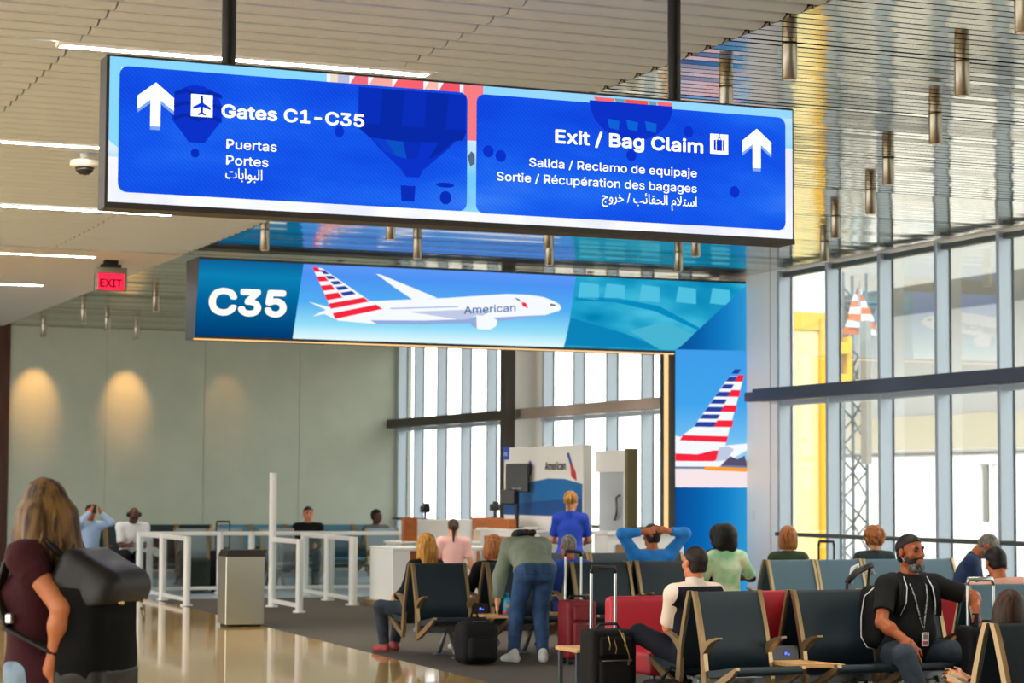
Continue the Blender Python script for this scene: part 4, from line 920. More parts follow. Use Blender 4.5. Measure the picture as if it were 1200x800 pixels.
    for hp,kn,an in ((hipR,knR,anR),(hipL,knL,anL)):
        B+=[cap(hp,kn,.084*S*g,.056*S*(.6+.4*g),.04),cap(kn,an,.053*S*(.6+.4*g),.035*S,.03),ell(kn+(an-kn)*.3-unit(np.cross(np.cross(an-kn,hp-kn),an-kn))*-.01,(.054*S,)*3,None,.03)]
    # head
    B+=[ell(X(0,-.014,.036),np.array((.076,.097,.088))*hs,Hd,.02),ell(X(0,.020,-.030),np.array((.060,.073,.080))*hs,Hd,.03),ell(X(0,.052,-.088),np.array((.028,.024,.022))*hs,Hd,.03),
        cap(X(-.050,.0,-.062),X(-.018,.058,-.090),.018*hs,.018*hs,.03),cap(X(.050,.0,-.062),X(.018,.058,-.090),.018*hs,.018*hs,.03),
        cap(X(-.040,.075,.026),X(.040,.075,.026),.013*hs,None,.018),ell(X(-.046,.055,-.022),np.array((.024,.022,.022))*hs,Hd,.02),ell(X(.046,.055,-.022),np.array((.024,.022,.022))*hs,Hd,.02),
        sub(ell(X(-.032,.094,.004),np.array((.019,.014,.012))*hs,Hd,.012)),sub(ell(X(.032,.094,.004),np.array((.019,.014,.012))*hs,Hd,.012)),
        cap(X(0,.086,.010),X(0,.106,-.028),.010*hs,.0135*hs,.010),ell(X(-.013,.095,-.033),np.array((.011,.011,.009))*hs,Hd,.006),ell(X(.013,.095,-.033),np.array((.011,.011,.009))*hs,Hd,.006),
        cap(X(-.022,.080,-.0585),X(.022,.080,-.0585),.007*hs,None,.008),cap(X(-.017,.081,-.068),X(.017,.081,-.068),.0085*hs,None,.007)]
    if not sp.get('noears'):
        for s in (-1,1): B+=[ell(X(s*.084,-.012,.0),np.array((.011,.022,.032))*hs,Hd,.010)]
    # hands
    cu=sp.get('curl',.5)
    for W,el,sd,kx in ((wrR,elR,1,'R'),(wrL,elL,-1,'L')):
        fd=sp.get('hdir'+kx,W-el); pn=sp.get('palm'+kx,(-sd*1.,.0,-.1))
        B+=[cap(W-unit(fd)*.01,W+unit(fd)*.02*S,.026*S,.024*S,.02)]; B+=finger_prims(np.array(W),fd,np.array(pn,float),sd,S*1.0,sp.get('curl'+kx,cu))
    soft('body',[(B,[],.01)],SK[sp.get('skin','fair')],t,h)
    # eyes, only where a face looks our way
    if sp.get('eyes'):
        for s in (-1,1):
            M4=Matrix([list(r_)+[0] for r_ in Hd]+[[0,0,0,1]])
            o=link('eye',smesh('eye%s'%round(S,2),lambda: MB().lathe([(0,-.0115*S),(.0065*S,-.0095*S),(.0113*S,-.003*S),(.0115*S,0),(.0113*S,.003*S),(.0075*S,.0085*S),(.0055*S,.0102*S),(0,.0113*S)],n=14).mesh('eye',mat('eye_dark','#2a1c14',rough=.2))),t)
            c=X(s*.032,.076,.004); o.matrix_local=Matrix.Translation(Vector(c))@M4@Matrix.Rotation(-PI/2,4,'X')
        for s in (-1,1): soft('eyebrow',[cap(X(s*.014,.090,.022),X(s*.032,.089,.029),.0045*hs,.0045*hs),cap(X(s*.032,.089,.029),X(s*.050,.076,.022),.0045*hs,.003*hs)],HR[sp.get('brow','black')],t,min(h,.004))
    # ---- clothes
    infl=sp.get('loose',.012)
    sl=sp.get('sleeve',.45)
    top=sp.get('top')
    def sleeve(sh,el,wr,f,r0=0.):
        q=[cap(sh,sh+(el-sh)*.3,.054*S*ag+infl,.050*S*ag+infl,.03)]
        if f<=.5: q+=[cone(sh,sh+(el-sh)*f*2,.053*S*ag+infl,.049*S*ag+infl*1.3+r0,.02)]
        else:
            e2=el+(wr-el)*(f-.5)*2
            q+=[cap(sh,el,.052*S*ag+infl,.044*S*ag+infl,.02),cap(el,el+(wr-el)*.2,.044*S*ag+infl,.044*S*ag+infl,.02),cone(el,e2,.044*S*ag+infl,.031*S+infl,.02)]
        return q
    if top:
        hem=sp.get('hem',-.06)
        tp=torso(infl); 
        cuts=[(P+PT@np.array((0,0,hem*S)),PT@np.array((0,0,-1.)))] if sp.get('hemcut',True) else []
        cuts.append((N+nk*(.035+sp.get('collar',0))*S,nk))
        body=tp+[cap(N-nk*.04*S,N+nk*.03*S,.064*S,.062*S,.03)]
        o=soft('shirt',[(body,cuts,.01),(sleeve(SHR,elR,wrR,sl)+sleeve(SHL,elL,wrL,sl),[],.03)],top,t,h,label=sp.get('toplabel'))
    if sp.get('vest'):
        body=torso(infl+.010); cuts=[(P+PT@np.array((0,0,-.05)),PT@np.array((0,0,-1.))),(N+nk*.0,nk)]+[(s+T@np.array((sg*.035,0,0)),T@np.array((sg*1.,0,.25))) for s,sg in ((SHR,1),(SHL,-1))]
        soft('vest',[(body,cuts,.01)],sp['vest'],t,h)
    bot=sp.get('bottom')
    if bot:
        f=sp.get('leg',1.); lo_=.012
        q=[ell(P+PT@np.array((0,0,0)),np.array((.165*g,.115*g,.13))*S+lo_*.6,PT,.05)]+[ell(P+PT@(np.array((s*.08,-.07,-.04))*S),np.array((.09,.09,.10))*S*g**.5+lo_*.7,PT,.05) for s in (1,-1)]
        q2=[]
        for hp,kn,an in ((hipR,knR,anR),(hipL,knL,anL)):
            e2=kn+(an-kn)*max(.05,(f-.5)*2*.97)
            q2+=[cap(hp,kn,.084*S*g+lo_,.058*S*(.6+.4*g)+lo_,.03),cap(kn,kn+(e2-kn)*.6,.057*S*(.6+.4*g)+lo_,.05*S+lo_,.03),cone(kn,e2,.056*S*(.6+.4*g)+lo_,.042*S+lo_*1.2,.02)]
        soft('trousers',[(q,[(P+PT@np.array((0,0,.085*S)),PT@np.array((0,0,1.)))],.01),(q2,[],.03)],bot,t,h)
    if sp.get('shoe'):
        for an,kx,s in ((anR,'R',1),(anL,'L',-1)):
            fd=unit(np.array(sp.get('toe'+kx,(s*.15,1,0)),float)); up=unit(np.array(sp.get('up'+kx,(0,0,1.)),float)); up=unit(up-fd*(up@fd))
            a0=an-up*.045*S
            q=[cap(a0-fd*.04*S,a0+fd*.09*S,.042*S,.040*S,.03),cap(a0+fd*.09*S-up*.01*S,a0+fd*.155*S-up*.012*S,.038*S,.030*S,.03),cap(an,an+up*.02*S-fd*.01,.046*S,.045*S,.03)]
            o=soft('shoe',[(q,[(a0-up*.036*S,-up)],.01)],sp['shoe'],t,max(h*.8,.007))
    # ---- hair
    hm=HR.get(sp.get('hair'),None); st=sp.get('hs')
    def hsoft(name,q,cuts=None,hh=None): return soft(name,[(q,cuts or [],.01)],hm,t,hh or min(h,.009))
    hc=lambda n,p: (X(*p),Hd@np.array(n,float))
    CR=lambda e: ell(X(0,-.014,.036),(np.array((.076,.097,.088))+e)*hs,Hd,.02)
    if st=='short':
        e=sp.get('hthick',.010)
        soft('hair',[([CR(e)],[hc((0,.80,-.60),(0,.068,.058)),hc((0,.35,-1),(0,.0,.045))],.01),([CR(e*.75),ell(X(0,-.05,-.02),(np.array((.066,.058,.07))+e*.5)*hs,Hd,.02)],[hc((0,1,-.12),(0,.004,.0)),hc((0,-.25,-1),(0,-.05,-.068)),hc((0,0,1),(0,0,.07))],.012)],hm,t,min(h,.008))
    elif st=='crown':  # horseshoe of hair round a bald head
        hsoft('hair',[CR(.007),ell(X(0,-.05,-.02),(np.array((.066,.058,.07))+.006)*hs,Hd,.02)],[hc((0,.6,.8),(0,-.05,.085)),hc((0,0,-1),(0,0,-.07)),hc((0,1,-.2),(0,.0,.0))])
    elif st=='bob':
        L=sp.get('hl',-.13)
        hsoft('hair',[CR(.022),ell(X(0,-.03,-.045),np.array((.098,.088,.105))*hs,Hd,.04),ell(X(-.07,.0,-.06),np.array((.034,.060,.09))*hs,Hd,.03),ell(X(.07,.0,-.06),np.array((.034,.060,.09))*hs,Hd,.03),sub(ell(X(0,.13,-.05),np.array((.062,.075,.11))*hs,Hd,.02))],[hc((0,0,-1),(0,0,L))])
    elif st=='long':
        L=sp.get('hl',-.30)
        q=[CR(.020),ell(X(0,-.045,-.06),np.array((.098,.080,.12))*hs,Hd,.04),sub(ell(X(0,.13,-.05),np.array((.062,.075,.11))*hs,Hd,.02))]
        q+=[cap(X(x,-.07,-.05),X(x*1.2,-.095,L),.05*hs,.03*hs,.04) for x in (-.06,0,.06)]+[cap(X(s*.085,-.01,-.02),X(s*.10,-.01,L*.85),.034*hs,.02*hs,.03) for s in (-1,1)]
        hsoft('hair',q)
    elif st=='pony':
        hsoft('hair',[CR(.012)],[hc((0,.80,-.60),(0,.060,.055)),hc((0,0,-1),(0,0,-.055))])
        p0=sp.get('pony',(0,-.112,.06)); hsoft('ponytail',[cap(X(*p0),X(p0[0]*1.2,-.155,.0),.03*hs,.036*hs,.02),cap(X(p0[0]*1.2,-.155,.0),X(p0[0]*1.6,-.135,sp.get('hl',-.16)),.036*hs,.014*hs,.03)])
    elif st=='bun':
        hsoft('hair',[CR(.016),ell(X(0,-.05,-.02),(np.array((.066,.058,.07))+.01)*hs,Hd,.02)],[hc((0,.80,-.60),(0,.060,.055)),hc((0,0,-1),(0,0,-.08))])
        hsoft('hair_bun',[ell(X(0,-.105,.07),np.array((.05,.045,.045))*hs,Hd)])
    elif st=='curly':
        q=[CR(.02)]; rr=np.random.default_rng(3)
        for _ in range(70):
            d=unit(rr.normal(size=3)); 
            if d[1]>.55 and d[2]<.5: continue
            if d[2]<-.75: continue
            q.append(ell(X(d[0]*.098,-.014+d[1]*.115,.02+d[2]*.11),np.array((.030,.030,.028))*hs*sp.get('cs',1),None,.010))
        hsoft('hair',q,None,.008)
    elif st=='afro':
        q=[ell(X(0,-.03,.02),np.array((.125,.13,.13))*hs,Hd,.04)]+[ell(X(s*.05,-.05,-.09),np.array((.075,.08,.09))*hs,Hd,.04) for s in (-1,1)]+[sub(ell(X(0,.13,-.05),np.array((.062,.075,.11))*hs,Hd,.02))]
        hsoft('hair',q)
    if sp.get('beard'):
        q=[ell(X(0,.020,-.030),(np.array((.060,.073,.080))+.004)*hs,Hd,.02),ell(X(0,.052,-.088),np.array((.032,.028,.026))*hs,Hd,.02),cap(X(-.050,.0,-.062),X(-.018,.058,-.090),.0215*hs,None,.02),cap(X(.050,.0,-.062),X(.018,.058,-.090),.0215*hs,None,.02),
           sub(ell(X(0,.088,-.0630),np.array((.026,.03,.012))*hs,Hd,.004))]
        soft('beard',[(q,[hc((0,.35,.94),(0,.085,-.043)),hc((0,-1,0),(0,-.004,0))],.01)],HR[sp.get('beard')],t,min(h,.006))
    t_={'t':t,'X':X,'Hd':Hd,'HC':HC,'N':N,'A':A,'T':T,'P':P,'SHR':SHR,'SHL':SHL,'elR':elR,'elL':elL,'wrR':wrR,'wrL':wrL,'hs':hs,'knR':knR,'knL':knL,'nk':nk}
    return t_
C_navy=cloth('navy','#10131f',spec=.25); C_black=cloth('black','#0b0b0b',spec=.25); C_jean=cloth('denim','#27456b',noise=.25,nscale=14); C_djean=cloth('dark_denim','#222d38',noise=.3,nscale=10)
C_grey=cloth('grey','#8f9290'); C_sneak=mat('sneaker_white','#cfd2cc',rough=.6); C_shoe=mat('shoe_black','#191614',rough=.5); C_brownshoe=mat('shoe_brown','#5a3a24',rough=.5)
# ------------------------------------------------------------------ the travellers, far to near
q=person('person in pale blue shirt raising a phone to the face by far wall',(7.5,36.22),R(185),dict(S=.98,h=.013,pelvis=(0,0,.56),skin='tan',hair='black',hs='short',eyes=1,top=cloth('paleblue','#9fb8d6'),sleeve=.95,bottom=C_navy,shoe=C_shoe,handR=(.07,.26,1.24),handL=(-.09,.24,1.22),elbR=(.8,.2,-.7),elbL=(-.8,.2,-.7),curl=.9,hdirR=(-.3,.1,1),hdirL=(.3,.1,1)))
ph=thing('phone','dark phone held up by the person in pale blue shirt','phone',(7.5,35.93,1.27),R(185)); part('case',MB().box(-.036,.036,-.005,.005,-.07,.08,.004),M_blk,ph); part('screen',MB().box(-.032,.032,-.0062,-.005,-.06,.07),mat('screen_glass','#20262c',rough=.1),ph)
q=person('bald bearded person in white T-shirt leaning forward on the far seats',(8.12,36.0),R(176),dict(S=1.03,g=1.12,h=.013,pelvis=(0,0,.56),lean=.42,hpitch=-.25,skin='deep',beard='black',eyes=1,top=cloth('white_tee','#dcdcda'),sleeve=.42,bottom=C_black,shoe=C_brownshoe,handR=(.10,.48,.70),handL=(-.16,.50,.68),curl=.9))
soft('headphones',[cap(q['X'](-.09,-.01,0),q['X'](-.09,-.01,.02),.034),cap(q['X'](.09,-.01,0),q['X'](.09,-.01,.02),.034)],M_blk,q['t'],.010)
tw=thing('towel','crumpled white cloth held by the person in white T-shirt','cloth',(8.33,35.48,.62)); soft('body',[ell((0,0,0),(.13,.06,.05)),ell((.12,.0,-.06),(.07,.05,.06)),ell((-.1,.02,.02),(.07,.05,.04))],cloth('towel','#e6e4da'),tw,.012)
q=person('person in black top sitting upright on the far blue seats',(11.2,36.2),R(172),dict(S=1.0,g=1.1,h=.013,pelvis=(0,0,.52),skin='pink',hair='brown',hs='short',eyes=1,top=C_black,sleeve=.95,bottom=C_djean,shoe=C_brownshoe,handR=(.12,.30,.66),handL=(-.08,.32,.66),footL=(-.05,.42,.085)))
q=person('dark-haired person in grey top on the far seats, head turned right',(12.42,36.2),R(180),dict(S=.97,h=.013,pelvis=(0,0,.50),skin='deep',hair='black',hs='short',eyes=1,hyaw=.7,top=cloth('grey_top','#5b605f'),sleeve=.95,bottom=C_navy,shoe=C_shoe))
q=person('person in royal blue polo with blond ponytail at the podium',(10.60,23.9),R(-28),dict(S=.93,g=1.0,fem=1,h=.010,sit=False,lean=.16,skin='fair',hair='golden',hs='pony',pony=(.02,-.105,.05),hl=-.13,hyaw=-.35,top=cloth('royal','#1840b4'),sleeve=.40,hem=-.12,bottom=C_navy,shoe=C_shoe,handR=(.16,.38,1.0),handL=(-.17,.38,1.0)))
q=person('child in pink T-shirt with brown ponytail standing by the desks',(8.98,23.5),R(-12),dict(S=.74,g=1.0,h=.010,sit=False,skin='fair',hair='brown',hs='pony',hl=-.22,pony=(-.01,-.108,.07),top=cloth('pink','#e3b0a8'),sleeve=.42,hem=-.10,bottom=C_djean,shoe=C_sneak,handR=(.24,.02,.60),handL=(-.17,.20,.78)))
q=person('long blond-haired person in black with red sandals on the left end seat',(7.58,20.58),R(14),dict(S=.92,fem=1,h=.010,lean=-.06,slouch=.5,pelvis=(0,0,.44),skin='fair',hair='golden',hs='long',hl=-.17,top=C_black,sleeve=.9,bottom=C_djean,shoe=mat('sandal_red','#8e2a26',rough=.5),footL=(-.26,.34,.085),footR=(-.10,.40,.085),kneeL=(-.5,.3,1),handL=(-.16,.30,.55),handR=(.1,.33,.55)))
q=person('ginger bob-haired person in black T-shirt seated beside the water bottle',(8.27,20.55),R(10),dict(S=.92,fem=1,g=1.05,h=.010,pelvis=(0,0,.42),lean=-.04,slouch=.4,skin='fair',hair='ginger',hs='bob',hl=-.14,top=C_black,sleeve=.45,bottom=C_djean,shoe=C_sneak,hroll=.1))
q=person('grey-haired person in blue collar seated behind the red suitcase handle',(9.12,20.6),R(-4),dict(S=.93,g=1.05,h=.010,pelvis=(0,0,.42),skin='tan',hair='grey',hs='short',sides=False,hthick=.006,top=cloth('blue2','#2247a0'),sleeve=.45,bottom=C_navy,shoe=C_shoe))
soft('collar',[cap(q['N']-q['nk']*.02,q['N']+q['nk']*.035,.066,.064)],cloth('rust','#b0452c'),q['t'],.010)
q=person('person in bright blue long sleeves with hands clasped on the head',(10.08,20.68),R(0),dict(S=1.0,g=1.08,h=.009,pelvis=(0,0,.47),lean=-.05,skin='tan',hair='dark',hs='short',top=cloth('bright_blue','#1f7fd0',noise=.15,nscale=8),sleeve=.88,bottom=C_navy,shoe=C_shoe,shrug=.03,
  handR=(.115,-.13,1.20),handL=(-.115,-.13,1.19),elbR=(1,.0,.45),elbL=(-1,.0,.45),hdirR=(-1,-.05,.25),hdirL=(1,-.05,.2),palmR=(0,1,-.2),palmL=(0,1,-.2),curl=.35))
q=person('dark-haired person with voluminous curls beside the blue portal leg',(11.30,21.5),R(30),dict(S=.94,fem=1,h=.011,pelvis=(0,0,.49),skin='deep',hair='black',hs='afro',top=C_black,sleeve=.9,bottom=C_navy,shoe=C_shoe))
ot=thing('ottoman','low dark ottoman beside the blue portal leg under the voluminous-haired person','ottoman',(11.30,21.5,0)); soft('cushion',[rbox((0,0,.21),(.24,.22,.13),.04)],M_seat,ot,.014)
q=person('black-haired person in green and white tie-dye T-shirt facing away',(10.93,20.62),R(-12),dict(S=.95,fem=1,h=.010,pelvis=(0,0,.50),skin='deep',hair='black',hs='afro',hyaw=-.25,top=cloth('tiedye','#8fcf9a',noise=1,nscale=5,c2='#e3ecc4'),sleeve=.46,bottom=C_black,shoe=C_shoe,handR=(.26,.30,.70),handL=(-.2,.3,.66)))
q=person('straight blond bob-haired person in dark green facing the windows',(11.72,20.72),R(-12),dict(S=.96,fem=1,h=.010,pelvis=(0,0,.47),skin='fair',hair='ginger',hs='bob',hl=-.13,hyaw=-.3,top=cloth('dkgreen','#2c3a22'),sleeve=.95,bottom=C_navy,shoe=C_shoe))
q=person('curly-haired person in dark green top facing the windows',(12.78,20.72),R(0),dict(S=.96,h=.010,pelvis=(0,0,.47),skin='fair',hair='ginger',hs='curly',top=cloth('dkteal','#1d2f2f'),sleeve=.95,bottom=C_navy,shoe=C_shoe))
ot=thing('ottoman','low dark ottoman under the person in navy looking down','ottoman',(12.74,19.1,0)); soft('cushion',[rbox((0,0,.22),(.26,.22,.15),.04)],M_seat,ot,.014)
q=person('grey-haired bearded person in navy looking down at a phone',(12.74,19.13),R(232),dict(S=1.0,h=.010,pelvis=(0,0,.50),lean=.42,hpitch=-.55,skin='tan',hair='grey',hs='short',beard='grey',eyes=1,top=cloth('navy_blue','#1c3358'),sleeve=.95,bottom=C_djean,shoe=C_brownshoe,handR=(.06,.42,.80),handL=(-.10,.42,.80),curl=.9))
ph=thing('phone','dark phone in the hands of the person in navy','phone',(13.04,18.83,.86),R(232)); part('case',MB().box(-.036,.036,-.005,.005,-.07,.07,.004),M_blk,ph); part('screen',MB().box(-.032,.032,-.0062,-.005,-.06,.06),MATS['screen_glass'],ph)
q=person('black-haired person in pale pink shirt seen from behind at right',(10.42,14.90),R(-5),dict(S=.95,g=1.05,h=.009,pelvis=(0,0,.42),lean=.02,side=-.10,slouch=.5,hpitch=-.2,skin='tan',hair='black',hs='short',hthick=.013,top=cloth('salmon','#e0a894'),sleeve=.75,bottom=C_navy,shoe=C_shoe,handL=(-.50,-.05,.66),elbL=(-.4,-.6,.3),handR=(.2,.3,.62)))
q=person('person in blue shirt, only a shoulder showing at the right edge',(11.60,15.9),R(-20),dict(S=1.0,g=1.1,h=.012,pelvis=(0,0,.41),skin='tan',hair='brown',hs='short',top=cloth('blue3','#26457e'),sleeve=.9,bottom=C_navy,shoe=C_shoe))
ot=thing('ottoman','low dark ottoman under the person in blue at the right edge','ottoman',(11.60,15.88,0)); soft('cushion',[rbox((0,0,.18),(.26,.24,.09),.04)],M_seat,ot,.014)
# bending person in jeans
C_sage=cloth('sage','#76806f',noise=.12,nscale=6)
q=person('person in sage jacket and jeans bending over the seats, back to us',(8.14,19.22),R(-14),dict(S=.99,g=1.12,fem=1,h=.008,sit=False,pelvis=(.02,-.02,.86),lean=1.08,plean=.55,twist=.06,skin='fair',hair='dark',hs='long',hl=-.22,hpitch=-.55,noears=1,loose=.022,top=C_sage,sleeve=.92,hem=-.02,bottom=C_jean,shoe=C_sneak,
  footR=(.10,-.02,.085),footL=(-.17,.03,.085),handL=(-.27,.40,.55),handR=(.18,.52,.52),elbL=(-1,-.3,.2),elbR=(1,-.3,.2),toeL=(-.5,.9,0),toeR=(.2,1,0)))
for s in (-1,1): soft('jeans_pocket',[rbox(q['P']+rx(-.55)@np.array((s*.082,-.168,-.085)),(.042,.004,.045),.006,rx(-.55))],cloth('denim_dark','#20395a'),q['t'],.007)
# person in the vest
q=person('dark-haired person in dark waistcoat and white shirt, back to us, knee raised',(7.38,14.38),R(12),dict(S=.97,g=1.05,h=.007,pelvis=(0,.03,.43),lean=-.07,slouch=.45,skin='pink',hair='dark',hs='short',sides=False,hthick=.009,top=cloth('shirt_cream','#e6d5c2'),sleeve=.43,loose=.016,vest=C_navy,bottom=C_navy,shoe=C_shoe,collar=.01,
  handL=(.08,.27,.60),elbL=(-1,-.35,-.35),handR=(.12,.33,.60),footL=(.16,.40,.44),kneeL=(-1.2,.5,.55),footR=(.12,.50,.085),toeL=(.8,.5,-.1)))
soft('shirt_collar',[(  [cap(q['N']+q['nk']*.02,q['N']+q['nk']*.06,.072,.066)],[(q['N']+q['nk']*.072,q['nk'])],.01)],MATS['cloth_shirt_cream'],q['t'],.006)
# person at the bottom right in the nearest seats
q=person('brown-haired person in black jacket and grey trousers low at bottom right',(7.31,10.47),R(42),dict(S=.90,fem=1,h=.008,pelvis=(0,0,.335),lean=-.14,slouch=.9,hyaw=-1.2,skin='fair',hair='brown',hs='bob',hl=-.12,hpitch=-.3,top=C_black,sleeve=.92,bottom=C_grey,shoe=C_sneak,footL=(-.12,.56,.16),footR=(.05,.52,.085),handL=(-.10,.22,.55),handR=(.1,.26,.55)))
M_strp=bpy.data.materials.new('striped_knit'); M_strp.use_nodes=True
nt=M_strp.node_tree; tc=nt.nodes.new('ShaderNodeTexCoord'); wv=nt.nodes.new('ShaderNodeTexWave'); wv.bands_direction='Z'; wv.inputs['Scale'].default_value=5.5; wv.inputs['Distortion'].default_value=.4
cr=nt.nodes.new('ShaderNodeValToRGB'); cr.color_ramp.elements[0].position=.22; cr.color_ramp.elements[0].color=col('#5a2f2a'); cr.color_ramp.elements[1].position=.30; cr.color_ramp.elements[1].color=col('#d8c2aa')
nt.links.new(tc.outputs['Object'],wv.inputs['Vector']); nt.links.new(wv.outputs['Color'],cr.inputs['Fac']); nt.links.new(cr.outputs['Color'],nt.nodes['Principled BSDF'].inputs['Base Color']); nt.nodes['Principled BSDF'].inputs['Roughness'].default_value=.9
q=person('person in cream and brown striped top cut off by the right edge',(7.37,9.74),R(180),dict(S=.95,h=.010,pelvis=(0,0,.47),fem=1,skin='fair',hair='brown',hs='long',top=M_strp,sleeve=.95,bottom=C_djean,shoe=C_sneak))
# ------------------------------------------------------------------ the seated man-sized figure in the black T-shirt (the sharpest person)
C_tee=cloth('charcoal_tee','#101212',spec=.25,bump=.12)
q=person('bearded person in black T-shirt with lanyard, mask under chin, looking right',(8.66,13.60),R(184),dict(S=1.04,g=1.14,h=.0052,pelvis=(0,0,.48),lean=.04,slouch=.25,belly=1,skin='brown',hair='black',hs='short',hthick=.006,eyes=1,hyaw=.16,hpitch=.12,beard='black',top=C_tee,sleeve=.36,loose=.014,bottom=C_djean,shoe=C_sneak,hem=-.08,
  handR=(.25,.36,.56),elbR=(1,-.6,-.3),hdirR=(-.12,.35,-.9),palmR=(-.3,-1,0),curlR=.22,
  handL=(-.31,.38,.79),elbL=(-1,-.25,.0),hdirL=(-.05,.25,-1),palmL=(.4,-.6,0),curlL=.25,footR=(.20,.50,.085),footL=(-.24,.52,.085),kneeR=(.6,.3,1),kneeL=(-.6,.3,1)))
t=q['t'];X=q['X'];Hd=q['Hd'];hs=q['hs']
# face mask pulled down under the chin, patterned black and white
M_mask=mat('mask_pattern','#1c1c1e',rough=.8,noise=1,nscale=45,c2='#77746f')
soft('face_mask',[([ell(X(0,.045,-.105),np.array((.052,.052,.040))*hs,Hd,.02),cap(X(-.048,.010,-.085),X(-.020,.066,-.108),.022*hs,None,.02),cap(X(.048,.010,-.085),X(.020,.066,-.108),.022*hs,None,.02)],[(X(0,.0,-.102),Hd@np.array((0,-.35,1.))),(X(0,-.006,0),Hd@np.array((0,-1.,0)))],.01)],M_mask,t,.005)
for s in (-1,1): part('ear_loop',MB().tube([X(s*.050,.012,-.085),X(s*.074,-.004,-.05),X(s*.084,-.022,-.02),X(s*.082,-.020,.01)],.0022,6),mat('loop_white','#d8d8d4',rough=.7),t)
# lanyard and badge
A=q['A']
def front(x,z,y0=.155): return A(x,y0+.0,z)
ln=MB()
for s in (-1,1): ln.tube([A(s*.055,.035,.512),A(s*.065,.105,.455),A(s*.052,.140,.38),A(s*.02,.158,.24),A(0,.172,.16)],.0055,6)
part('lanyard',ln,mat('lanyard_check','#26282a',rough=.7,noise=1,nscale=60,c2='#b9b9b6'),t)
M=Matrix([list(r_)+[0] for r_ in q['T']]+[[0,0,0,1]])
bd=part('id_badge',MB().box(-.030,.030,-.003,.003,-.095,0,.002),mat('badge_white','#e3e6e6',rough=.3),t); bd.matrix_local=Matrix.Translation(Vector(A(0,.192,.145)))@M
b2=part('badge_photo',MB().box(-.018,.018,.003,.0042,-.05,-.014),mat('photo_tone','#8b6a60',rough=.4),bd); part('badge_text',MB().box(-.022,.022,.003,.0042,-.084,-.060).box(-.018,.018,.003,.0042,-.012,-.007),mat('badge_red','#b8413f',rough=.4),bd)
# black backpack worn on the back, piped in white
M_pip=mat('piping_white','#e4e4e0',rough=.6)
bp=thing('backpack','black backpack with white piping worn by the person in black T-shirt','backpack',t.location,R(184))
soft('body',[rbox(A(.05,-.20,.22),(.10,.05,.15),.07,q['T'],k=.03),ell(A(.05,-.22,.10),(.15,.08,.10),q['T'],.05)],M_bag,bp,.009)
part('piping',MB().tube([A(.19,-.13,.43),A(.225,-.20,.36),A(.235,-.22,.22),A(.225,-.23,.08),A(.19,-.21,.01),A(.10,-.20,-.01)],.0045,6),M_pip,bp)
for s in (-1,1):
    pts=[A(s*.12,-.10,.50),A(s*.125,-.02,.528),A(s*.125,.06,.505),A(s*.135,.115,.44),A(s*.15,.13,.34),A(s*.175,.10,.25)]
    st=MB()
    for k in (-.018,0,.018): st.tube([p+q['T']@np.array((k,0,.0)) for p in pts],.0105,6)
    o=part('shoulder_strap',st,M_bag,bp)
    part('piping',MB().tube([p+q['T']@np.array((s*-.030,.006,.006)) for p in pts],.0045,6),M_pip,o)
# dark phone in the drooping left hand
wl=q['wrL']
ph=thing('phone','dark phone hanging from the hand of the person in black T-shirt','phone',t.location,R(184)); c=wl+np.array((.045,.05,-.10))
part('case',MB().box(c[0]-.006,c[0]+.006,c[1]-.037,c[1]+.037,c[2]-.075,c[2]+.075,.004),M_blk,ph); part('screen',MB().box(c[0]+.006,c[0]+.0075,c[1]-.033,c[1]+.033,c[2]-.068,c[2]+.068),MATS['screen_glass'],ph)
# folded bag handle lying on the row behind
bh=thing('stroller','folded black-gripped stroller handle with white joints behind the backpack','stroller',(9.05,14.62,0))
part('grip',MB().tube([(-.30,-.05,.93),(-.19,0,1.00),(-.08,.02,1.04),(-.04,.02,1.05)],.024,9),M_blk,bh); part('arm',MB().tube([(-.30,-.05,.93),(-.30,-.02,.72),(-.22,.1,.40),(-.2,.15,.06)],.014,8).tube([(-.06,.02,1.04),(-.09,.02,.8),(-.05,.1,.4),(-.02,.15,.06)],.014,8),M_blk,bh)
part('white_joint',MB().tube([(-.23,.03,.90),(-.20,.03,1.03),(-.17,.03,1.05),(-.16,.03,.98)],.022,8),C_sneak,bh); part('white_joint',MB().tube([(-.07,.04,.97),(-.03,.05,1.03),(-.02,.04,.98)],.018,8),C_sneak,bh)
for xx in (-.2,-.02): part('wheel',MB().cyl((xx-.02,.15,.06),(xx+.02,.15,.06),.06,n=16),M_blk,bh)
# ------------------------------------------------------------------ the long-haired figure with the big black pack, left foreground
C_mar=cloth('maroon','#330b12',spec=.25); SK['foreground']=mat('skin_foreground','#ab6840',rough=.5,spec=.35)
WR=R(50)
q=person('long-haired person in maroon top with big black backpack, left foreground',(1.70,9.13),WR,dict(S=.945,fem=1,g=1.12,shrug=.03,h=.0058,sit=False,skin='foreground',top=C_mar,sleeve=.15,loose=.014,hem=-.16,bottom=cloth('pale_denim','#6f8494',noise=.2,nscale=12),shoe=C_sneak,noears=1,hyaw=-.75,hpitch=-.05,
  handL=(-.15,-.13,.89),elbL=(-.20,-1,.1),hdirL=(.05,.10,-1),palmL=(1,.2,0),curlL=.55,handR=(.20,.04,.84),palmR=(-1,0,0)))
t=q['t'];X=q['X'];Hd=q['Hd'];hs=q['hs'];A=q['A']
hm=mat('hair_balayage','#6f532c',rough=.5,spec=.25,noise=.6,nscale=6,stretch=(5,5,.35),c2='#2e1d0d',detail=2)
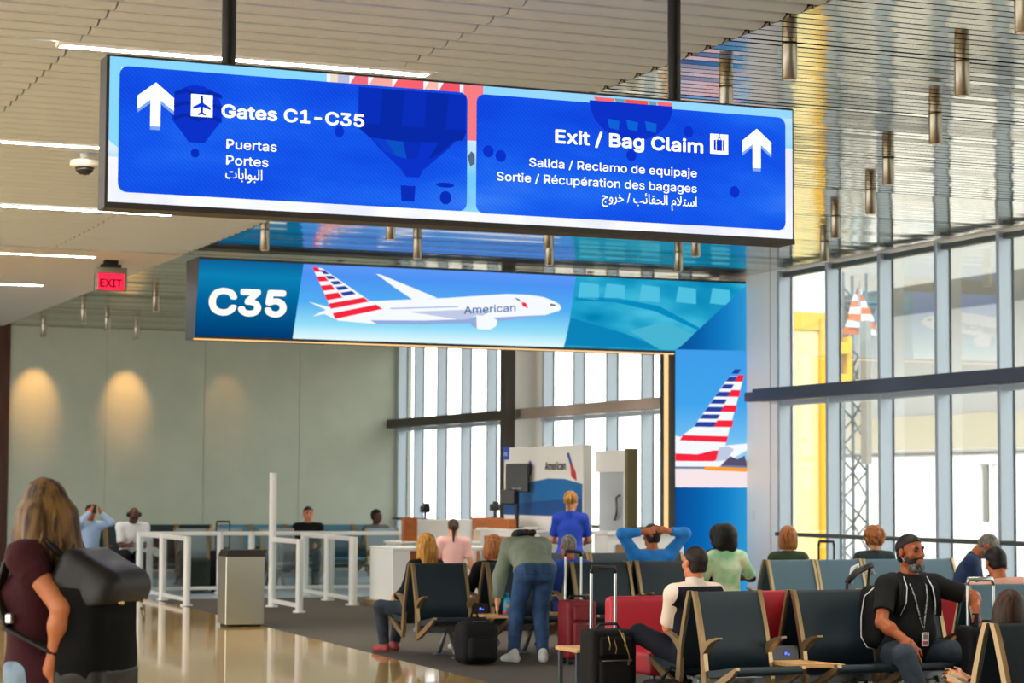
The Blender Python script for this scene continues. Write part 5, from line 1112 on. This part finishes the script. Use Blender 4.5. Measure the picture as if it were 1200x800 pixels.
# crown and back curtain as one soft mass, then loose wavy locks
H=[ell(X(0,-.014,.036),(np.array((.076,.097,.088))+.020)*hs,Hd,.02),ell(X(0,-.045,-.05),np.array((.105,.085,.13))*hs,Hd,.05),sub(ell(X(0,.14,-.05),np.array((.060,.075,.12))*hs,Hd,.02))]
rr=np.random.default_rng(11)
H+=[cap(X(x,-.085,-.03),X(x*1.25,-.125,-.20),.045,.040,.05) for x in (-.07,-.02,.03,.08)]+[cap(X(-.09,-.02,-.02),X(-.115,-.01,-.22),.036,.036,.04),cap(X(-.115,-.01,-.22),X(-.12,.05,-.42),.036,.018,.04),cap(X(.09,-.02,-.02),X(.115,-.01,-.20),.036,.030,.04)]
hh=soft('hair',[(H,[],.01)],hm,t,.007)
def lock(p0,p1,p2,p3,r,wav,ph):
    pts=[];rs=[]
    for i in range(15):
        f=i/14; a=(1-f)**3;b=3*f*(1-f)**2;c=3*f*f*(1-f);d=f**3
        p=a*np.array(p0)+b*np.array(p1)+c*np.array(p2)+d*np.array(p3); w=wav*f
        pts.append(X(*p)+np.array((math.sin(f*9+ph)*w,math.cos(f*8+ph)*w,0))); rs.append(r*(1-.75*f**2)*(.55+.45*min(1,f*5)))
    return pts,rs
L=MB()
for i in range(34):
    a=rr.uniform(-1.9,1.5); x=math.sin(a)*.10; y=-.014-math.cos(a)*.115
    zt=rr.uniform(.03,.10); ln_=rr.uniform(-.20,-.14) if a>-.9 else rr.uniform(-.46,-.24)
    p,r_=lock((x*.6,y*.6,zt+.02),(x*1.1,y*1.05,zt-.06),(x*1.25,y*1.15-.01,ln_*.5),(x*1.3+rr.uniform(-.02,.02),y*1.15+(.05 if a<-.9 else -.02),ln_),rr.uniform(.012,.019),.014,rr.uniform(0,6))
    L.tube(p,r_,6)
part('hair_locks',L,hm,t)
# bracelet ring, pink phone in hand
wl=q['wrL']; part('ring',MB().tube([wl+np.array((-.012,.0,-.115))+.011*np.array((math.cos(a),math.sin(a),0)) for a in np.arange(12)*PI/6],.003,5,closed=True),mat('ring_silver','#d0d0cc',rough=.2,metal=1),t)
ph=thing('phone','pink-cased phone in the hand of the long-haired person','phone',t.location,WR); c=wl+np.array((-.012,-.062,-.055))
part('case',MB().box(c[0]-.006,c[0]+.006,c[1]-.038,c[1]+.038,c[2]-.075,c[2]+.075,.005),mat('phone_pink','#b81f4a',rough=.45),ph); part('screen',MB().box(c[0]+.006,c[0]+.0072,c[1]-.033,c[1]+.033,c[2]-.068,c[2]+.068),MATS['screen_glass'],ph)
# the big backpack
M_lea=mat('black_leather','#110f0d',rough=.52,spec=.35,bump=.15,bscale=90); M_pk=mat('pack_canvas','#070707',rough=.85,spec=.15,bump=.25,bscale=200); M_snap=mat('brass_snap','#cdb27a',rough=.3,metal=1)
bp=thing('backpack','large black flap-top backpack worn by the long-haired person','backpack',t.location,WR)
body=[rbox((.0,-.245,1.02),(.125,.055,.175),.055,None,.03),ell((0,-.235,1.13),(.16,.09,.12),None,.06),ell((0,-.26,.92),(.175,.115,.14),None,.06)]
soft('main_compartment',[(body,[],.01)],M_pk,bp,.008)
soft('leather_base',[([rbox((.0,-.25,.86),(.13,.065,.045),.05,None,.03),ell((0,-.255,.87),(.178,.118,.075),None,.04)],[((0,0,.885),(0,0,1))],.01)],M_lea,bp,.008)
fl=soft('leather_flap',[([rbox((0,-.265,1.225),(.115,.085,.035),.065,rx(.50),.03),ell((0,-.345,1.17),(.18,.06,.10),rx(-.1),.06)],[((0,-.30,1.13),(0,-.20,-1.)),((0,-.12,0),(0,1,0))],.01)],M_lea,bp,.008)
for xx in (-.09,.09): part('snap',MB().cyl((xx,-.395,1.150),(xx,-.412,1.150),.010,n=12),M_snap,fl)
part('top_loop',MB().tube([(-.05,-.16,1.34),(-.03,-.15,1.39),(.03,-.15,1.39),(.05,-.16,1.34)],.011,8),M_lea,bp)
part('top_trim',MB().box(-.06,.06,-.20,-.17,1.345,1.357,.004),mat('trim_pale','#c9a58c',rough=.4),bp)
for s in (-1,1):
    pts=[np.array(p) for p in ((s*.09,-.15,1.32),(s*.105,-.08,1.395),(s*.105,.02,1.39),(s*.115,.10,1.30),(s*.135,.125,1.18),(s*.165,.06,1.04),(s*.165,-.12,.96),(s*.14,-.2,.93))]
    st=MB()
    for k in (-.02,0,.02): st.tube([p+np.array((k,0,0)) for p in pts],.010,6)
    o=part('shoulder_strap',st,M_lea,bp); part('strap_buckle',MB().box(s*.165-.028,s*.165+.028,.03,.06,1.06,1.10,.005),mat('buckle_silver','#b9bcb9',rough=.3,metal=.9),o)
part('side_zipper',MB().tube([(.12,-.385,1.12),(.125,-.395,1.08)],.006,6),M_snap,bp)
# suitcase handle beside
t=suitcase('suitcase with black grip and silver handle at the bottom left edge',1.42,9.28,.38,.26,.52,mat('charcoal_case','#2c2c2e',rough=.5),.40,rz=R(30))
part('red_tag',MB().box(-.10,-.06,.05,.075,.70,.76,.006),mat('tag_red','#d8262e',rough=.5),t)
# ================================================================== light, sky, camera
w=bpy.data.worlds.new('world'); SC.world=w; w.use_nodes=True; bg=w.node_tree.nodes['Background']
bg.inputs['Color'].default_value=(1.,.985,.95,1); bg.inputs['Strength'].default_value=SKY
def area(name,loc,rot,sx,sy,power=0,c=(1,1,1),portal=False):
    l=bpy.data.lights.new(name,'AREA'); l.shape='RECTANGLE'; l.size=sx; l.size_y=sy; l.energy=power; l.color=c
    if portal: l.cycles.is_portal=True
    o=bpy.data.objects.new(name,l); COL.objects.link(o); o.location=loc; o.rotation_euler=rot; return o
area('portal_window',(14.3,17,2.2),(0,R(90),0),4.4,46,portal=True)
sun=bpy.data.lights.new('sun','SUN'); sun.energy=SUN; sun.angle=R(1); sun.color=(1,.98,.93)
o=bpy.data.objects.new('sun',sun); COL.objects.link(o); o.rotation_euler=(Vector((0,0,0))-Vector((-.55,-.45,.75))).to_track_quat('-Z','Y').to_euler()
for x,y in CANS:
    l=bpy.data.lights.new('downlight_beam','SPOT'); l.energy=160; l.color=(1,.90,.76); l.spot_size=R(80); l.spot_blend=.8; l.shadow_soft_size=.04
    o=bpy.data.objects.new('downlight_beam',l); COL.objects.link(o); o.location=(x,y,CZ-.24)
for x,p in ((7.12,17),(8.75,16),(10.6,3)):
    l=bpy.data.lights.new('downlight_beam','SPOT'); l.energy=p*10; l.color=(1,.47,.14); l.spot_size=R(46); l.spot_blend=.9; l.shadow_soft_size=.03
    o=bpy.data.objects.new('downlight_beam',l); COL.objects.link(o); o.location=(x,38.6,CZ-.24); o.rotation_euler=(Vector((0,.80,-1))).to_track_quat('-Z','Y').to_euler()
F_=2600.; YAW=R(22.4); HOR=575.; ROLL=R(.3); PITCH=math.atan((HOR-400)/F_)
f=np.array([math.sin(YAW)*math.cos(PITCH),math.cos(YAW)*math.cos(PITCH),math.sin(PITCH)]); r=np.array([math.cos(YAW),-math.sin(YAW),0]); u=np.cross(r,f)
RR=r*math.cos(ROLL)+u*math.sin(ROLL); UU=u*math.cos(ROLL)-r*math.sin(ROLL)
cam=bpy.data.cameras.new('camera'); co=bpy.data.objects.new('camera',cam); COL.objects.link(co)
co.matrix_world=Matrix(((RR[0],UU[0],-f[0],0),(RR[1],UU[1],-f[1],0),(RR[2],UU[2],-f[2],1.6),(0,0,0,1)))
cam.sensor_width=36; cam.lens=36*F_/1200; cam.clip_end=500; cam.clip_start=.1
cam.dof.use_dof=True; cam.dof.focus_distance=13.8; cam.dof.aperture_fstop=4.0
SC.camera=co
vs=SC.view_settings; vs.view_transform='Standard'; vs.look='None'; vs.exposure=EXPO; vs.gamma=1; vs.use_curve_mapping=False
